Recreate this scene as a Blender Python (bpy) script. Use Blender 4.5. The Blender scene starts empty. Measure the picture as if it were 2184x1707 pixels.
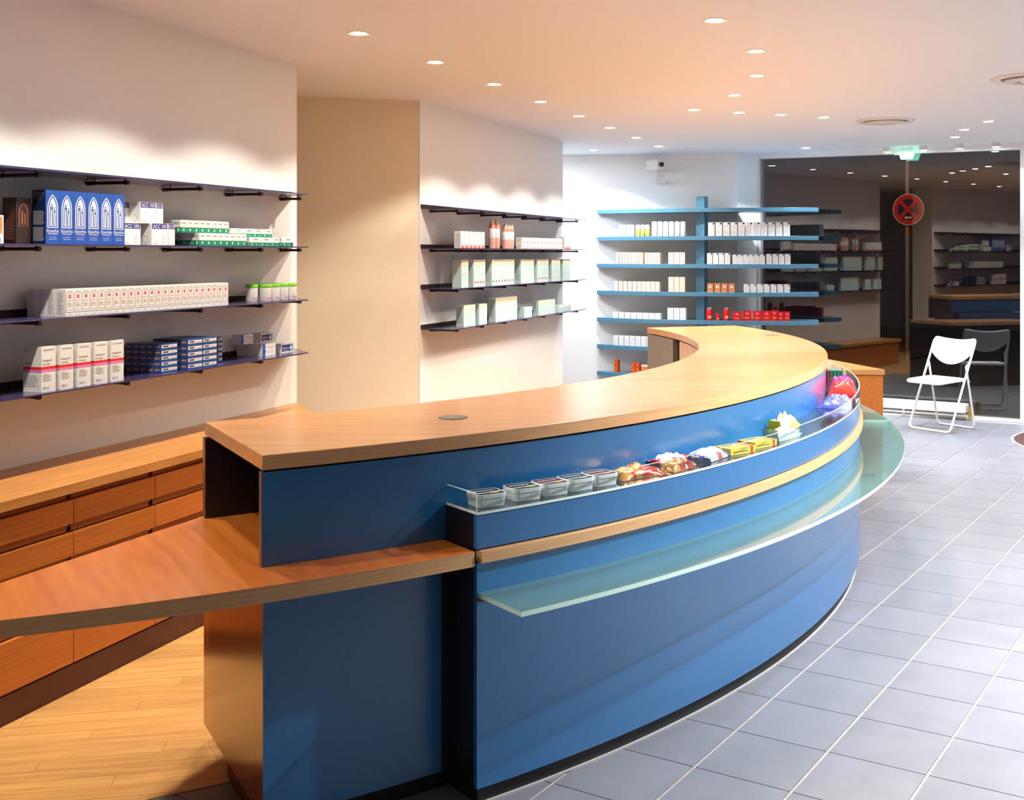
import bpy, bmesh, math, random
from mathutils import Vector, Matrix
random.seed(7)
S = bpy.context.scene
COL = S.collection
# ------------------------------------------------------------------ camera
F, CX, Y0, H = 2430.0, 1264.0, 540.0, 1.606      # focal length (px), principal point, eye height (m)
cd = bpy.data.cameras.new('camera'); cam = bpy.data.objects.new('camera', cd); COL.objects.link(cam)
cam.location = (0, 0, H); cam.rotation_euler = (math.pi/2, 0, 0)
cd.sensor_fit = 'HORIZONTAL'; cd.sensor_width = 36; cd.lens = 36*F/2184
cd.shift_x = (1092-CX)/2184; cd.shift_y = -(853.5-Y0)/2184
cd.clip_start = .05; cd.clip_end = 200
S.camera = cam
# ------------------------------------------------------------------ world + exposure
w = bpy.data.worlds.new('night'); S.world = w; w.use_nodes = True
w.node_tree.nodes['Background'].inputs[0].default_value = (.004, .003, .004, 1)
w.node_tree.nodes['Background'].inputs[1].default_value = 1
S.view_settings.view_transform = 'Standard'; S.view_settings.look = 'None'
S.view_settings.gamma = 1; S.view_settings.use_curve_mapping = False
S.view_settings.exposure = 1.0
WARM = (1.0, .90, .76); NEUT = (1.0, .95, .87); COOL = (.84, .90, 1.0); DAY = (.97, .98, 1.0)
P_WALL, P_CTR, P_WIN, P_ROOM, P_PASS = 38, 47, 100, 178, 60
# ------------------------------------------------------------------ geometry of the place
CZ = 2.659                                   # ceiling height
C0 = (-3.27, 7.10)                           # centre of the counter's arcs
UW, NW = (.2943, .9557), (.9557, -.2943)     # shelf wall: along, outwards
P0X = -3.611
TH_W = math.atan2(UW[1], UW[0])
def wp(s, D, z=0.): return (P0X+UW[0]*s+NW[0]*D, UW[1]*s+NW[1]*D, z)
def s_px(px, D):
    r = (px-CX)/F
    return (r*D*NW[1]-P0X-D*NW[0])/(UW[0]-r*UW[1])
def z_at(y, Y): return H+(Y0-y)*Y/F
def on_plane(px, py, z):
    Y = F*(H-z)/(py-Y0); return ((px-CX)*Y/F, Y, z)
def ac(r, a, z=0.):
    a = math.radians(a); return (C0[0]+r*math.cos(a), C0[1]+r*math.sin(a), z)
TI, TJ = (.8567, -.5158), (.5158, .8567)     # tile axes
GP = (3.84, 11.0)                            # a point of the shop window
def gl(t, d, z=0.): return (GP[0]+TI[0]*t+TJ[0]*d, GP[1]+TI[1]*t+TJ[1]*d, z)
# ------------------------------------------------------------------ materials
MATS = {}
def mat(name, col=(.8, .8, .8), rough=.5, metal=0., spec=.5, coat=0., emit=None, es=1., bump=0., bscale=200., trans=0.):
    if name in MATS: return MATS[name]
    m = bpy.data.materials.new(name); m.use_nodes = True; nt = m.node_tree; b = nt.nodes['Principled BSDF']
    b.inputs['Base Color'].default_value = (*col, 1); b.inputs['Roughness'].default_value = rough
    b.inputs['Metallic'].default_value = metal; b.inputs['Specular IOR Level'].default_value = spec
    b.inputs['Coat Weight'].default_value = coat; b.inputs['Coat Roughness'].default_value = .12
    b.inputs['Transmission Weight'].default_value = trans
    if emit: b.inputs['Emission Color'].default_value = (*emit, 1); b.inputs['Emission Strength'].default_value = es
    if bump:
        t = nt.nodes.new('ShaderNodeTexCoord'); n = nt.nodes.new('ShaderNodeTexNoise'); bp = nt.nodes.new('ShaderNodeBump')
        n.inputs['Scale'].default_value = bscale; n.inputs['Detail'].default_value = 3
        bp.inputs['Strength'].default_value = bump; bp.inputs['Distance'].default_value = .002
        nt.links.new(t.outputs['Object'], n.inputs['Vector']); nt.links.new(n.outputs['Fac'], bp.inputs['Height'])
        nt.links.new(bp.outputs['Normal'], b.inputs['Normal'])
    MATS[name] = m; return m
def noisy(name, c1, c2, rough=.5, scale=(1, 1, 1), nscale=6., coat=0., rot=0., spec=.5, bump=.03, contrast=(.3, .7), rand=0.):
    """Two-tone noise material; a stretched scale gives wood grain. rand: tone shift per object."""
    if name in MATS: return MATS[name]
    m = bpy.data.materials.new(name); m.use_nodes = True; nt = m.node_tree; N = nt.nodes; L = nt.links; b = N['Principled BSDF']
    t = N.new('ShaderNodeTexCoord'); mp = N.new('ShaderNodeMapping'); n = N.new('ShaderNodeTexNoise'); r = N.new('ShaderNodeValToRGB')
    mp.vector_type = 'TEXTURE'; mp.inputs['Scale'].default_value = tuple(1/q for q in scale); mp.inputs['Rotation'].default_value = (0, 0, -rot)
    n.inputs['Scale'].default_value = nscale; n.inputs['Detail'].default_value = 5; n.inputs['Roughness'].default_value = .6
    r.color_ramp.elements[0].position = contrast[0]; r.color_ramp.elements[1].position = contrast[1]
    r.color_ramp.elements[0].color = (*c1, 1); r.color_ramp.elements[1].color = (*c2, 1)
    L.new(t.outputs['Object'], mp.inputs['Vector']); L.new(mp.outputs['Vector'], n.inputs['Vector']); L.new(n.outputs['Fac'], r.inputs['Fac'])
    out = r.outputs['Color']
    if rand:
        oi = N.new('ShaderNodeObjectInfo'); mr = N.new('ShaderNodeMapRange'); hs = N.new('ShaderNodeHueSaturation')
        mr.inputs['To Min'].default_value = 1-rand; mr.inputs['To Max'].default_value = 1+rand
        L.new(oi.outputs['Random'], mr.inputs['Value']); L.new(mr.outputs['Result'], hs.inputs['Value']); L.new(out, hs.inputs['Color'])
        cb = N.new('ShaderNodeVectorMath'); cb.operation = 'SCALE'; cb.inputs['Scale'].default_value = 13
        ad = N.new('ShaderNodeVectorMath'); ad.operation = 'ADD'
        L.new(oi.outputs['Location'], cb.inputs[0]); L.new(cb.outputs[0], ad.inputs[0]); L.new(mp.outputs['Vector'], ad.inputs[1]); L.new(ad.outputs[0], n.inputs['Vector'])
        out = hs.outputs['Color']
    L.new(out, b.inputs['Base Color'])
    b.inputs['Roughness'].default_value = rough; b.inputs['Coat Weight'].default_value = coat; b.inputs['Coat Roughness'].default_value = .18
    b.inputs['Specular IOR Level'].default_value = spec
    if bump:
        bp = N.new('ShaderNodeBump'); bp.inputs['Strength'].default_value = bump; bp.inputs['Distance'].default_value = .003
        L.new(n.outputs['Fac'], bp.inputs['Height']); L.new(bp.outputs['Normal'], b.inputs['Normal'])
    MATS[name] = m; return m
def glassy(name, tint, refl, rough=0., body=None, bodyfac=0.):
    """Thin sheet glass: transparent with a tint, a share of mirror reflection, optionally a diffuse (frosted) share."""
    if name in MATS: return MATS[name]
    m = bpy.data.materials.new(name); m.use_nodes = True; nt = m.node_tree; N = nt.nodes; L = nt.links
    N.remove(N['Principled BSDF']); o = N['Material Output']
    tr = N.new('ShaderNodeBsdfTransparent'); tr.inputs[0].default_value = (*tint, 1)
    g = N.new('ShaderNodeBsdfGlossy'); g.inputs['Roughness'].default_value = rough; g.inputs['Color'].default_value = (1, 1, 1, 1)
    mx = N.new('ShaderNodeMixShader'); fr = N.new('ShaderNodeLayerWeight'); fr.inputs[0].default_value = .5     # Schlick reflection
    pw = N.new('ShaderNodeMath'); pw.operation = 'POWER'; pw.inputs[1].default_value = 5
    ma = N.new('ShaderNodeMath'); ma.operation = 'MULTIPLY_ADD'; ma.inputs[1].default_value = 1-refl; ma.inputs[2].default_value = refl; ma.use_clamp = True
    L.new(fr.outputs['Facing'], pw.inputs[0]); L.new(pw.outputs[0], ma.inputs[0]); L.new(ma.outputs[0], mx.inputs[0])
    base = tr.outputs[0]
    if body:
        df = N.new('ShaderNodeBsdfDiffuse'); df.inputs[0].default_value = (*body, 1)
        m2 = N.new('ShaderNodeMixShader'); m2.inputs[0].default_value = bodyfac
        L.new(tr.outputs[0], m2.inputs[1]); L.new(df.outputs[0], m2.inputs[2]); base = m2.outputs[0]
    L.new(base, mx.inputs[1]); L.new(g.outputs[0], mx.inputs[2]); L.new(mx.outputs[0], o.inputs['Surface'])
    MATS[name] = m; return m
WALLW = noisy('white_plaster', (.82, .82, .80), (.85, .85, .83), .9, nscale=60, bump=.02)
WALL_WARM = noisy('warm_lit_plaster', (.83, .74, .60), (.86, .77, .63), .9, nscale=60, bump=.02)  # white plaster with the warm bounce light put into its colour
CEIL = noisy('ceiling_paint', (.81, .825, .83), (.84, .855, .86), .9, nscale=60, bump=.01)
WOOD_A, WOOD_B = (.47, .20, .058), (.63, .31, .11)
RAD59 = math.radians(-59.3)
WTOP = noisy('pearwood_top', WOOD_A, WOOD_B, .30, (1.0, 11, 11), 3.0, .4, .05, bump=.01)
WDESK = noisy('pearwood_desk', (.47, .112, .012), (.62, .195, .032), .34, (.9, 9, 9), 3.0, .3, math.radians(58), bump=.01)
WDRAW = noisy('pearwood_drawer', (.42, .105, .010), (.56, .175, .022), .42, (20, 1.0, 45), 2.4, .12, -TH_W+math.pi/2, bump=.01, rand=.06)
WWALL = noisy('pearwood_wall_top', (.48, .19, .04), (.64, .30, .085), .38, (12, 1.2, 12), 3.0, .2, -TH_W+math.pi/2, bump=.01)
WRAIL = noisy('pearwood_rail', (.56, .29, .115), (.68, .39, .175), .42, (1.0, 1.0, 60), 3.0, .15, 0, bump=.01)
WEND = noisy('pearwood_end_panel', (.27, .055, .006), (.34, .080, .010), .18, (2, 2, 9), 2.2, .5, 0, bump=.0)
WDARK = noisy('dark_wood_plinth', (.075, .013, .005), (.10, .019, .007), .5, (2, 2, 8), 3.0, .1, 0)
PARQ = noisy('parquet_board', (.52, .25, .07), (.72, .42, .145), .36, (1.2, 18, 1), 3.0, .25, 0, bump=.01, rand=.15)
TILE = noisy('grey_floor_tile', (.160, .163, .188), (.200, .203, .23), .42, nscale=5, bump=.04, contrast=(.25, .75), rand=.05)
GROUT = noisy('grout', (.34, .30, .27), (.42, .38, .34), .9, nscale=30)
BLUE = noisy('blue_lacquer', (.008, .122, .318), (.010, .135, .345), .27, nscale=120, coat=.5, spec=.75, bump=.01)
BLUE2 = noisy('shelf_blue', (.075, .215, .33), (.085, .24, .36), .35, nscale=40, coat=.2)
BLACK = mat('black_laminate', (.006, .006, .009), .35)
BRONZE = mat('bronze_edge', (.24, .12, .055), .35, .35)
DARKM = mat('dark_bronze_metal', (.06, .03, .03), .35, .6)
SHELFM = mat('violet_shelf_sheet', (.045, .038, .13), .22, .1, coat=.4)
CHROME = mat('chrome', (.8, .8, .8), .18, 1.)
BRASS = mat('brass', (.75, .45, .10), .25, 1.)
WHITEM = mat('white_lacquer', (.82, .82, .80), .35)
FROST = glassy('frosted_green_glass', (.80, .93, .90), .06, .06, (.26, .46, .45), .20)
EDGEG = mat('glass_cut_edge', (.62, .85, .74), .25, emit=(.5, .8, .65), es=.0)
CLEAR = glassy('clear_glass', (.93, .98, .96), .045)
EDGEC = mat('polished_glass_edge', (.75, .88, .84), .15)
WINDOW = glassy('window_glass', (.86, .86, .86), .062)
GREY = mat('grey_plastic', (.12, .10, .09), .5)
BLK = mat('matt_black', (.008, .008, .008), .6)
TRAYF = mat('tray_dark_base', (.012, .03, .06), .12, coat=.6)
# ------------------------------------------------------------------ mesh builder
class MB:
    def __init__(s): s.v = []; s.f = []; s.m = []; s.sm = []
    def add(s, vs, fs, mi=0, smooth=False):
        k = len(s.v); s.v += [tuple(p) for p in vs]
        for f in fs: s.f.append([i+k for i in f]); s.m.append(mi); s.sm.append(smooth)
        return s
    def box(s, x0, x1, y0, y1, z0, z1, mi=0):
        return s.hexa([(x0, y0), (x1, y0), (x1, y1), (x0, y1)], z0, z1, mi)
    def hexa(s, poly, z0, z1, mi=0, mtop=None, mside=None):
        return s.prism(poly, z0, z1, mi, mtop, mside)
    def prism(s, poly, z0, z1, mi=0, mtop=None, mside=None):
        a = sum(poly[i][0]*poly[(i+1) % len(poly)][1]-poly[(i+1) % len(poly)][0]*poly[i][1] for i in range(len(poly)))
        if a < 0: poly = poly[::-1]
        n = len(poly); vs = [(p[0], p[1], z0) for p in poly]+[(p[0], p[1], z1) for p in poly]
        s.add(vs, [list(range(n))[::-1]], mi); k = len(s.v)-2*n
        s.f.append([k+n+i for i in range(n)]); s.m.append(mi if mtop is None else mtop); s.sm.append(False)
        for i in range(n):
            j = (i+1) % n; s.f.append([k+i, k+j, k+n+j, k+n+i]); s.m.append(mi if mside is None else mside); s.sm.append(False)
        return s
    def wbox(s, s0, s1, d0, d1, z0, z1, mi=0):           # box in shelf-wall coordinates
        return s.prism([wp(s0, d0)[:2], wp(s1, d0)[:2], wp(s1, d1)[:2], wp(s0, d1)[:2]], z0, z1, mi)
    def gbox(s, t0, t1, d0, d1, z0, z1, mi=0):           # box in window coordinates
        return s.prism([gl(t0, d0)[:2], gl(t1, d0)[:2], gl(t1, d1)[:2], gl(t0, d1)[:2]], z0, z1, mi)
    def arc(s, r0, r1, a0, a1, z0, z1, mi=0, mtop=None, mout=None, mend=None, step=.75):
        n = max(2, int(abs(a1-a0)/step)); A = [a0+(a1-a0)*i/n for i in range(n+1)]
        vs = []
        for a in A: vs += [ac(r0, a, z0), ac(r1, a, z0), ac(r1, a, z1), ac(r0, a, z1)]
        k = len(s.v); s.v += vs
        mt = mi if mtop is None else mtop; mo = mi if mout is None else mout; me = mi if mend is None else mend
        for i in range(n):
            b = k+4*i; c = b+4
            for f, m_, sm in (([b, c, c+1, b+1], mi, False), ([b+1, c+1, c+2, b+2], mo, True), ([b+2, c+2, c+3, b+3], mt, False), ([b+3, c+3, c, b], mi, True)):
                s.f.append(f); s.m.append(m_); s.sm.append(sm)
        s.f.append([k, k+1, k+2, k+3]); s.m.append(me); s.sm.append(False)
        e = k+4*n; s.f.append([e+3, e+2, e+1, e]); s.m.append(me); s.sm.append(False)
        return s
    def lathe(s, prof, n=24, c=(0, 0, 0), mi=0, axis='z', mis=None):
        k = len(s.v)
        for (r, z) in prof:
            for i in range(n):
                a = 2*math.pi*i/n; x, y = r*math.cos(a), r*math.sin(a)
                p = (x, y, z) if axis == 'z' else (x, z, y)
                s.v.append((p[0]+c[0], p[1]+c[1], p[2]+c[2]))
        for j in range(len(prof)-1):
            for i in range(n):
                a, b = k+j*n+i, k+j*n+(i+1) % n; f = [a, b, b+n, a+n]
                if axis != 'z': f = f[::-1]
                s.f.append(f); s.m.append(mis[j] if mis else mi); s.sm.append(True)
        for j, fl in ((0, True), (len(prof)-1, False)):
            if prof[j][0] > 1e-6:
                f = [k+j*n+i for i in range(n)]
                if fl: f = f[::-1]
                if axis != 'z': f = f[::-1]
                s.f.append(f); s.m.append((mis[min(j, len(prof)-2)] if mis else mi)); s.sm.append(False)
        return s
    def tube(s, path, r, n=10, mi=0, cap=True):
        P = [Vector(p) for p in path]; k = len(s.v); T = []
        for i in range(len(P)):
            d = (P[min(i+1, len(P)-1)]-P[max(i-1, 0)]).normalized(); T.append(d)
        up = Vector((0, 0, 1)) if abs(T[0].z) < .9 else Vector((1, 0, 0))
        u = T[0].cross(up).normalized()
        for i, p in enumerate(P):
            u = (u-T[i]*u.dot(T[i])).normalized(); v = T[i].cross(u)
            for j in range(n):
                a = 2*math.pi*j/n; s.v.append(tuple(p+r*(u*math.cos(a)+v*math.sin(a))))
        for i in range(len(P)-1):
            for j in range(n):
                a, b = k+i*n+j, k+i*n+(j+1) % n
                s.f.append([a, a+n, b+n, b][::-1]); s.m.append(mi); s.sm.append(True)
        if cap:
            s.f.append([k+j for j in range(n)]); s.m.append(mi); s.sm.append(False)
            e = k+(len(P)-1)*n; s.f.append([e+j for j in range(n)][::-1]); s.m.append(mi); s.sm.append(False)
        return s
    def mesh(s, name, mats, off=(0, 0, 0)):
        me = bpy.data.meshes.new(name)
        me.from_pydata([(p[0]-off[0], p[1]-off[1], p[2]-off[2]) for p in s.v], [], s.f)
        for m in (mats if isinstance(mats, (list, tuple)) else [mats]): me.materials.append(m)
        me.polygons.foreach_set('material_index', s.m); me.polygons.foreach_set('use_smooth', s.sm); me.update()
        bm = bmesh.new(); bm.from_mesh(me); bmesh.ops.recalc_face_normals(bm, faces=bm.faces); bm.to_mesh(me); bm.free()
        me.set_sharp_from_angle(angle=math.radians(35))
        return me
    def build(s, name, mats, parent=None, bevel=0., at=None):
        off = at or (tuple(parent.location) if parent else (0, 0, 0))
        o = bpy.data.objects.new(name, s.mesh(name, mats, off)); COL.objects.link(o)
        if parent: o.parent = parent
        elif at: o.location = at
        if bevel:
            b = o.modifiers.new('bevel', 'BEVEL'); b.width = bevel; b.segments = 2; b.limit_method = 'ANGLE'; b.angle_limit = math.radians(50)
        return o
def tag(o, label, cat, group=None):
    o['label'] = label; o['category'] = cat
    if group: o['group'] = group
    return o
def thing(name, label, cat, loc=(0, 0, 0), group=None):
    o = bpy.data.objects.new(name, None); o.empty_display_size = .05; COL.objects.link(o); o.location = loc
    return tag(o, label, cat, group)
def struct(o): o['kind'] = 'structure'; return o
def copy_tree(o, loc, rz=None, parent=None):
    c = o.copy(); COL.objects.link(c)
    if parent: c.parent = parent
    else:
        c.location = loc
        if rz is not None: c.rotation_euler = (0, 0, rz)
    for ch in [x for x in o.children]: copy_tree(ch, None, None, c)
    return c
_TX = {}
def text_mesh(t):
    if t in _TX: return _TX[t]
    cu = bpy.data.curves.new('t', 'FONT'); cu.body = t; cu.resolution_u = 2; cu.align_x = 'CENTER'
    ob = bpy.data.objects.new('t', cu); COL.objects.link(ob); bpy.context.view_layer.update()
    me = bpy.data.meshes.new_from_object(ob.evaluated_get(bpy.context.evaluated_depsgraph_get()))
    vs = [tuple(v.co) for v in me.vertices]; fs = [list(p.vertices) for p in me.polygons]
    bpy.data.objects.remove(ob); bpy.data.curves.remove(cu); bpy.data.meshes.remove(me)
    xs = [v[0] for v in vs] or [0]; ys = [v[1] for v in vs] or [0]
    x0, x1, y0, y1 = min(xs), max(xs), min(ys), max(ys)
    _TX[t] = ([((v[0]-(x0+x1)/2)/(x1-x0+1e-9), (v[1]-(y0+y1)/2)/(y1-y0+1e-9)) for v in vs], fs); return _TX[t]
class Carton(MB):
    """Carton: front at y=0 facing -y, width along x (centred), depth +y. Prints are thin layers on its faces."""
    def __init__(s, w, d, h, gap=.0006):
        super().__init__(); s.w, s.d, s.h = w, d, h; s.e = .0003; s.mats = []; s.g = gap
    def mi(s, m):
        if m not in s.mats: s.mats.append(m)
        return s.mats.index(m)
    def body(s, m):
        s.box(-s.w/2+s.g, s.w/2-s.g, 0, s.d, 0, s.h, s.mi(m)); return s
    def P(s, face, a, b):
        if face == 'f': return (-s.w/2+s.g+a*(s.w-2*s.g), -s.e, b*s.h)
        if face == 'l': return (-s.w/2+s.g-s.e, s.d-a*s.d, b*s.h)
        if face == 'r': return (s.w/2-s.g+s.e, a*s.d, b*s.h)
        return (-s.w/2+a*s.w, b*s.d, s.h+s.e)
    def poly(s, face, pts, m):
        s.e += .00006; s.add([s.P(face, *p) for p in pts], [list(range(len(pts)))], s.mi(m)); return s
    def rect(s, face, a0, b0, a1, b1, m): return s.poly(face, [(a0, b0), (a1, b0), (a1, b1), (a0, b1)], m)
    def text(s, face, t, a, b, tw, th, m):
        s.e += .00006; vs, fs = text_mesh(t)
        s.add([s.P(face, a+v[0]*tw, b+v[1]*th) for v in vs], fs, s.mi(m)); return s
    def lines(s, face, a0, b0, a1, b1, n, m, fill=.5, rag=.3):
        R = random.Random(n*7+int(a0*100)); dh = (b1-b0)/n
        for i in range(n):
            e = a0+(a1-a0)*(1-rag*R.random()); s.rect(face, a0, b0+i*dh, e, b0+i*dh+dh*fill, m)
        return s
    def disc(s, face, a, b, ra, rb, m, n=12):
        return s.poly(face, [(a+ra*math.cos(2*math.pi*i/n), b+rb*math.sin(2*math.pi*i/n)) for i in range(n)], m)
    def me(s, name): return s.mesh(name, s.mats)
def put(name, me, loc, rz, label, cat, group=None):
    o = bpy.data.objects.new(name, me); COL.objects.link(o); o.location = loc; o.rotation_euler = (0, 0, rz)
    return tag(o, label, cat, group)
WHT = mat('card_white', (.80, .80, .78), .5); CREAM = mat('card_cream', (.82, .66, .47), .5); RED = mat('print_red', (.75, .025, .02), .45)
PINK = mat('print_pink', (.75, .22, .48), .45); INK = mat('print_ink', (.05, .05, .06), .5); GREYP = mat('print_grey', (.42, .42, .43), .5)
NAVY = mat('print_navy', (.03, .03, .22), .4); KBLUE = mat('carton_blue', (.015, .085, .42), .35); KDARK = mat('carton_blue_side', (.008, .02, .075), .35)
GREEN = mat('print_green', (.0, .22, .12), .4); YEL = mat('print_yellow', (.85, .63, .02), .4); BROWNC = mat('carton_brown_black', (.03, .014, .012), .4)
RUST = mat('print_rust', (.30, .10, .06), .5); SEA = mat('card_seafoam', (.55, .72, .68), .45); SEAD = mat('print_seafoam_dark', (.32, .48, .45), .45)
ORG = mat('card_orange', (.80, .11, .01), .4); COPPER = mat('card_copper', (.62, .22, .08), .35); LIME = mat('lid_lime', (.22, .62, .06), .35)
TEAL = mat('print_teal', (.10, .42, .48), .4); SALMON = mat('salmon_plastic', (.80, .25, .16), .3); SALM2 = mat('salmon_liquid', (.85, .42, .33), .25)
REDC = mat('carton_bright_red', (.78, .008, .008), .3); PALE = mat('print_pale_orange', (.82, .45, .25), .5); OLIVE = mat('bottle_olive', (.52, .53, .12), .3)
LBL = mat('print_light_blue', (.45, .58, .70), .4)
# ================================================================== THE SETTING
def lamp_spot(name, loc, power, color, size=118, blend=.14, parent=None, rad=.035):
    l = bpy.data.lights.new(name, 'SPOT'); l.energy = power; l.color = color; l.spot_size = math.radians(size); l.spot_blend = blend; l.shadow_soft_size = rad
    o = bpy.data.objects.new(name, l); COL.objects.link(o); o.location = loc
    if parent: o.parent = parent
    return o
GT0 = -2.375; GT1 = .283                              # window from jamb to post, along the glass
gA = gl(GT0, 0); gB = gl(GT1, 0)
ROOM = [(-4.7, -3.2), (6.6, -3.2), gl(3.25, .06)[:2], gl(GT0-.03, .06)[:2], (1.517, 11.947), (-4.7, 13.08)]
o = struct(MB().prism(ROOM, CZ, CZ+.12).build('ceiling', CEIL))
# tiled floor: grout bed + tiles
T0, TP = (1.141, 4.929), .31967
bed = struct(MB().prism(ROOM, -.05, -.004).build('floor', GROUT))
def inside(p, poly):
    r = False; n = len(poly)
    for i in range(n):
        a, b = poly[i], poly[(i+1) % n]
        if (a[1] > p[1]) != (b[1] > p[1]) and p[0] < (b[0]-a[0])*(p[1]-a[1])/(b[1]-a[1])+a[0]: r = not r
    return r
tme = MB().prism([(.005, .002), (TP-.005, .002), (TP-.005, TP-.002), (.005, TP-.002)], -.006, 0).mesh('tile', TILE)
ang_t = math.atan2(TI[1], TI[0]); rest = MB(); cand = []
for i in range(-26, 26):
    for j in range(-26, 26):
        p = (T0[0]+TP*(TI[0]*i+TJ[0]*j), T0[1]+TP*(TI[1]*i+TJ[1]*j))
        c = (p[0]+TP*.5*(TI[0]+TJ[0]), p[1]+TP*.5*(TI[1]+TJ[1]))
        cr = [(p[0]+TP*(TI[0]*a+TJ[0]*b), p[1]+TP*(TI[1]*a+TJ[1]*b)) for a, b in ((0, 0), (1, 0), (1, 1), (0, 1))]
        if not all(inside(q, ROOM) for q in cr): continue
        if max(math.hypot(q[0]-C0[0], q[1]-C0[1]) for q in cr) < 4.26: continue
        vis = any(q[1] > .6 and -40 < CX+F*q[0]/q[1] < 2230 and Y0+F*H/q[1] < 1760 for q in cr)
        cand.append((vis and math.hypot(c[0]-C0[0], c[1]-C0[1]) > 4.4, c[1], p, cr))
nt_ = 0
for vis, cy, p, cr in sorted(cand, key=lambda t: t[1]):
    if vis and nt_ < 300:
        t = bpy.data.objects.new('tile', tme); COL.objects.link(t); t.parent = bed; t.location = (p[0], p[1], 0); t.rotation_euler = (0, 0, ang_t); nt_ += 1
    else:
        m_ = [(p[0]+TP*(TI[0]*a+TJ[0]*b), p[1]+TP*(TI[1]*a+TJ[1]*b)) for a, b in ((.015, .006), (.985, .006), (.985, .994), (.015, .994))]
        rest.prism(m_, -.006, 0)
o = rest.build('tile_field', TILE, bed); o['kind'] = 'stuff'
# parquet behind the counter, boards clipped to the arc it ends on
RP = 4.24
disc = [ac(RP, a)[:2] for a in range(-130, 40, 3)]
def clip(poly, conv):
    out = poly
    for i in range(len(conv)):
        a, b = conv[i], conv[(i+1) % len(conv)]; inp = out; out = []
        if not inp: return []
        sd = lambda q: (b[0]-a[0])*(q[1]-a[1])-(b[1]-a[1])*(q[0]-a[0])
        for k in range(len(inp)):
            p, q = inp[k], inp[(k+1) % len(inp)]; sp, sq = sd(p), sd(q)
            if sp >= 0: out.append(p)
            if (sp >= 0) != (sq >= 0):
                t = sp/(sp-sq); out.append((p[0]+t*(q[0]-p[0]), p[1]+t*(q[1]-p[1])))
    return out
pq = MB().prism(disc+[(-4.65, 9.6), (-4.65, 3.9)] if False else disc, -.012, -.002)
pq = struct(pq.build('floor_parquet', mat('parquet_seam', (.42, .22, .075), .8)))
pa = math.radians(11); pu, pv = (math.cos(pa), math.sin(pa)), (-math.sin(pa), math.cos(pa))
BW, BL = .074, .98
for r in range(-14, 16):
    for k in range(-4, 4):
        off = (r*.37*BL) % BL
        o_ = (-1.6+pu[0]*(k*BL+off)+pv[0]*r*BW, 4.0+pu[1]*(k*BL+off)+pv[1]*r*BW)
        c = [(.0006, .0006), (BL-.0006, .0006), (BL-.0006, BW-.0006), (.0006, BW-.0006)]
        poly = clip([(o_[0]+pu[0]*a+pv[0]*b, o_[1]+pu[1]*a+pv[1]*b) for a, b in c], disc)
        if len(poly) < 3: continue
        cc = (o_[0]+pu[0]*BL/2, o_[1]+pu[1]*BL/2)
        if cc[1] < 1.5 or not any(q[1] > 1 and -200 < CX+F*q[0]/q[1] < 520 for q in poly): continue
        me = MB().prism([((q[0]-o_[0])*pu[0]+(q[1]-o_[1])*pu[1], (q[0]-o_[0])*pv[0]+(q[1]-o_[1])*pv[1]) for q in poly], -.004, .002).mesh('plank', PARQ)
        b_ = bpy.data.objects.new('plank', me); COL.objects.link(b_); b_.parent = pq; b_.location = (o_[0], o_[1], 0); b_.rotation_euler = (0, 0, pa)
# walls
sE1 = s_px(633, 0); sS2 = s_px(895, 0); sE2 = s_px(1200.5, 0)
struct(MB().wbox(-3.4, sE1, -.34, 0, 0, CZ).build('wall_left', WALLW))
struct(MB().wbox(sS2, sE2, -.16, 0, 0, CZ).build('wall_middle', WALLW))
a = wp(sS2+.004, -.002); d = (-.972, -.235); nrm = (-.235, .972)
struct(MB().prism([a[:2], (a[0]+d[0]*1.35, a[1]+d[1]*1.35), (a[0]+d[0]*1.35+nrm[0]*.1, a[1]+d[1]*1.35+nrm[1]*.1), (a[0]+nrm[0]*.1-.05, a[1]+nrm[1]*.1)], 0, CZ).build('wall_recess', WALL_WARM))
struct(MB().prism([(-4.7, 13.08), (1.517, 11.947), (1.78, 12.22), (1.78, 12.5), (-4.7, 13.3)], 0, CZ).build('wall_back', WALLW))
struct(MB().prism([(-4.82, -3.3), (-4.7, -3.3), (-4.7, 13.2), (-4.82, 13.2)], 0, CZ).build('wall_outer', WALL_WARM))
struct(MB().prism([(-4.7, -3.32), (6.6, -3.32), (6.6, -3.2), (-4.7, -3.2)], 0, CZ).build('wall_rear', WALLW))
g = gl(3.25, 0)
struct(MB().prism([(6.6, -3.2), (6.72, -3.2), (6.72, g[1]+.2), (6.6, g[1])], 0, CZ).build('wall_right', WALLW))
struct(MB().gbox(GT1+.09, 3.3, -.03, .12, 0, CZ).build('wall_front', WALLW))
# the shop window
win = struct(MB().gbox(GT0, GT1, -.006, .006, .02, 2.62).build('window_1', WINDOW))
fr = MB(); fr.gbox(GT0-.06, GT0, -.06, .06, 0, CZ); fr.build('window_frame', WHITEM, win)
fr = MB(); fr.gbox(GT1, GT1+.09, -.05, .06, 0, CZ); fr.build('window_frame', WHITEM, win)
hd = MB(); q = [gl(GT0, -.05), gl(GT1, -.05), gl(GT1, .06), gl(GT0, .06)]
zl = (2.615, 2.592, 2.592, 2.615)
hd.add([(p[0], p[1], z) for p, z in zip(q, zl)]+[(p[0], p[1], CZ) for p in q], [[0, 1, 2, 3], [4, 5, 6, 7], [0, 1, 5, 4], [1, 2, 6, 5], [2, 3, 7, 6], [3, 0, 4, 7]])
hd.build('window_header', WALLW, win)
MB().prism([gl(GT0, -.36)[:2], gl(GT1+.09, -.075)[:2], gl(GT1+.09, .05)[:2], gl(GT0, .05)[:2]], 0, .018).build('window_sill', WHITEM, win)
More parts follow.
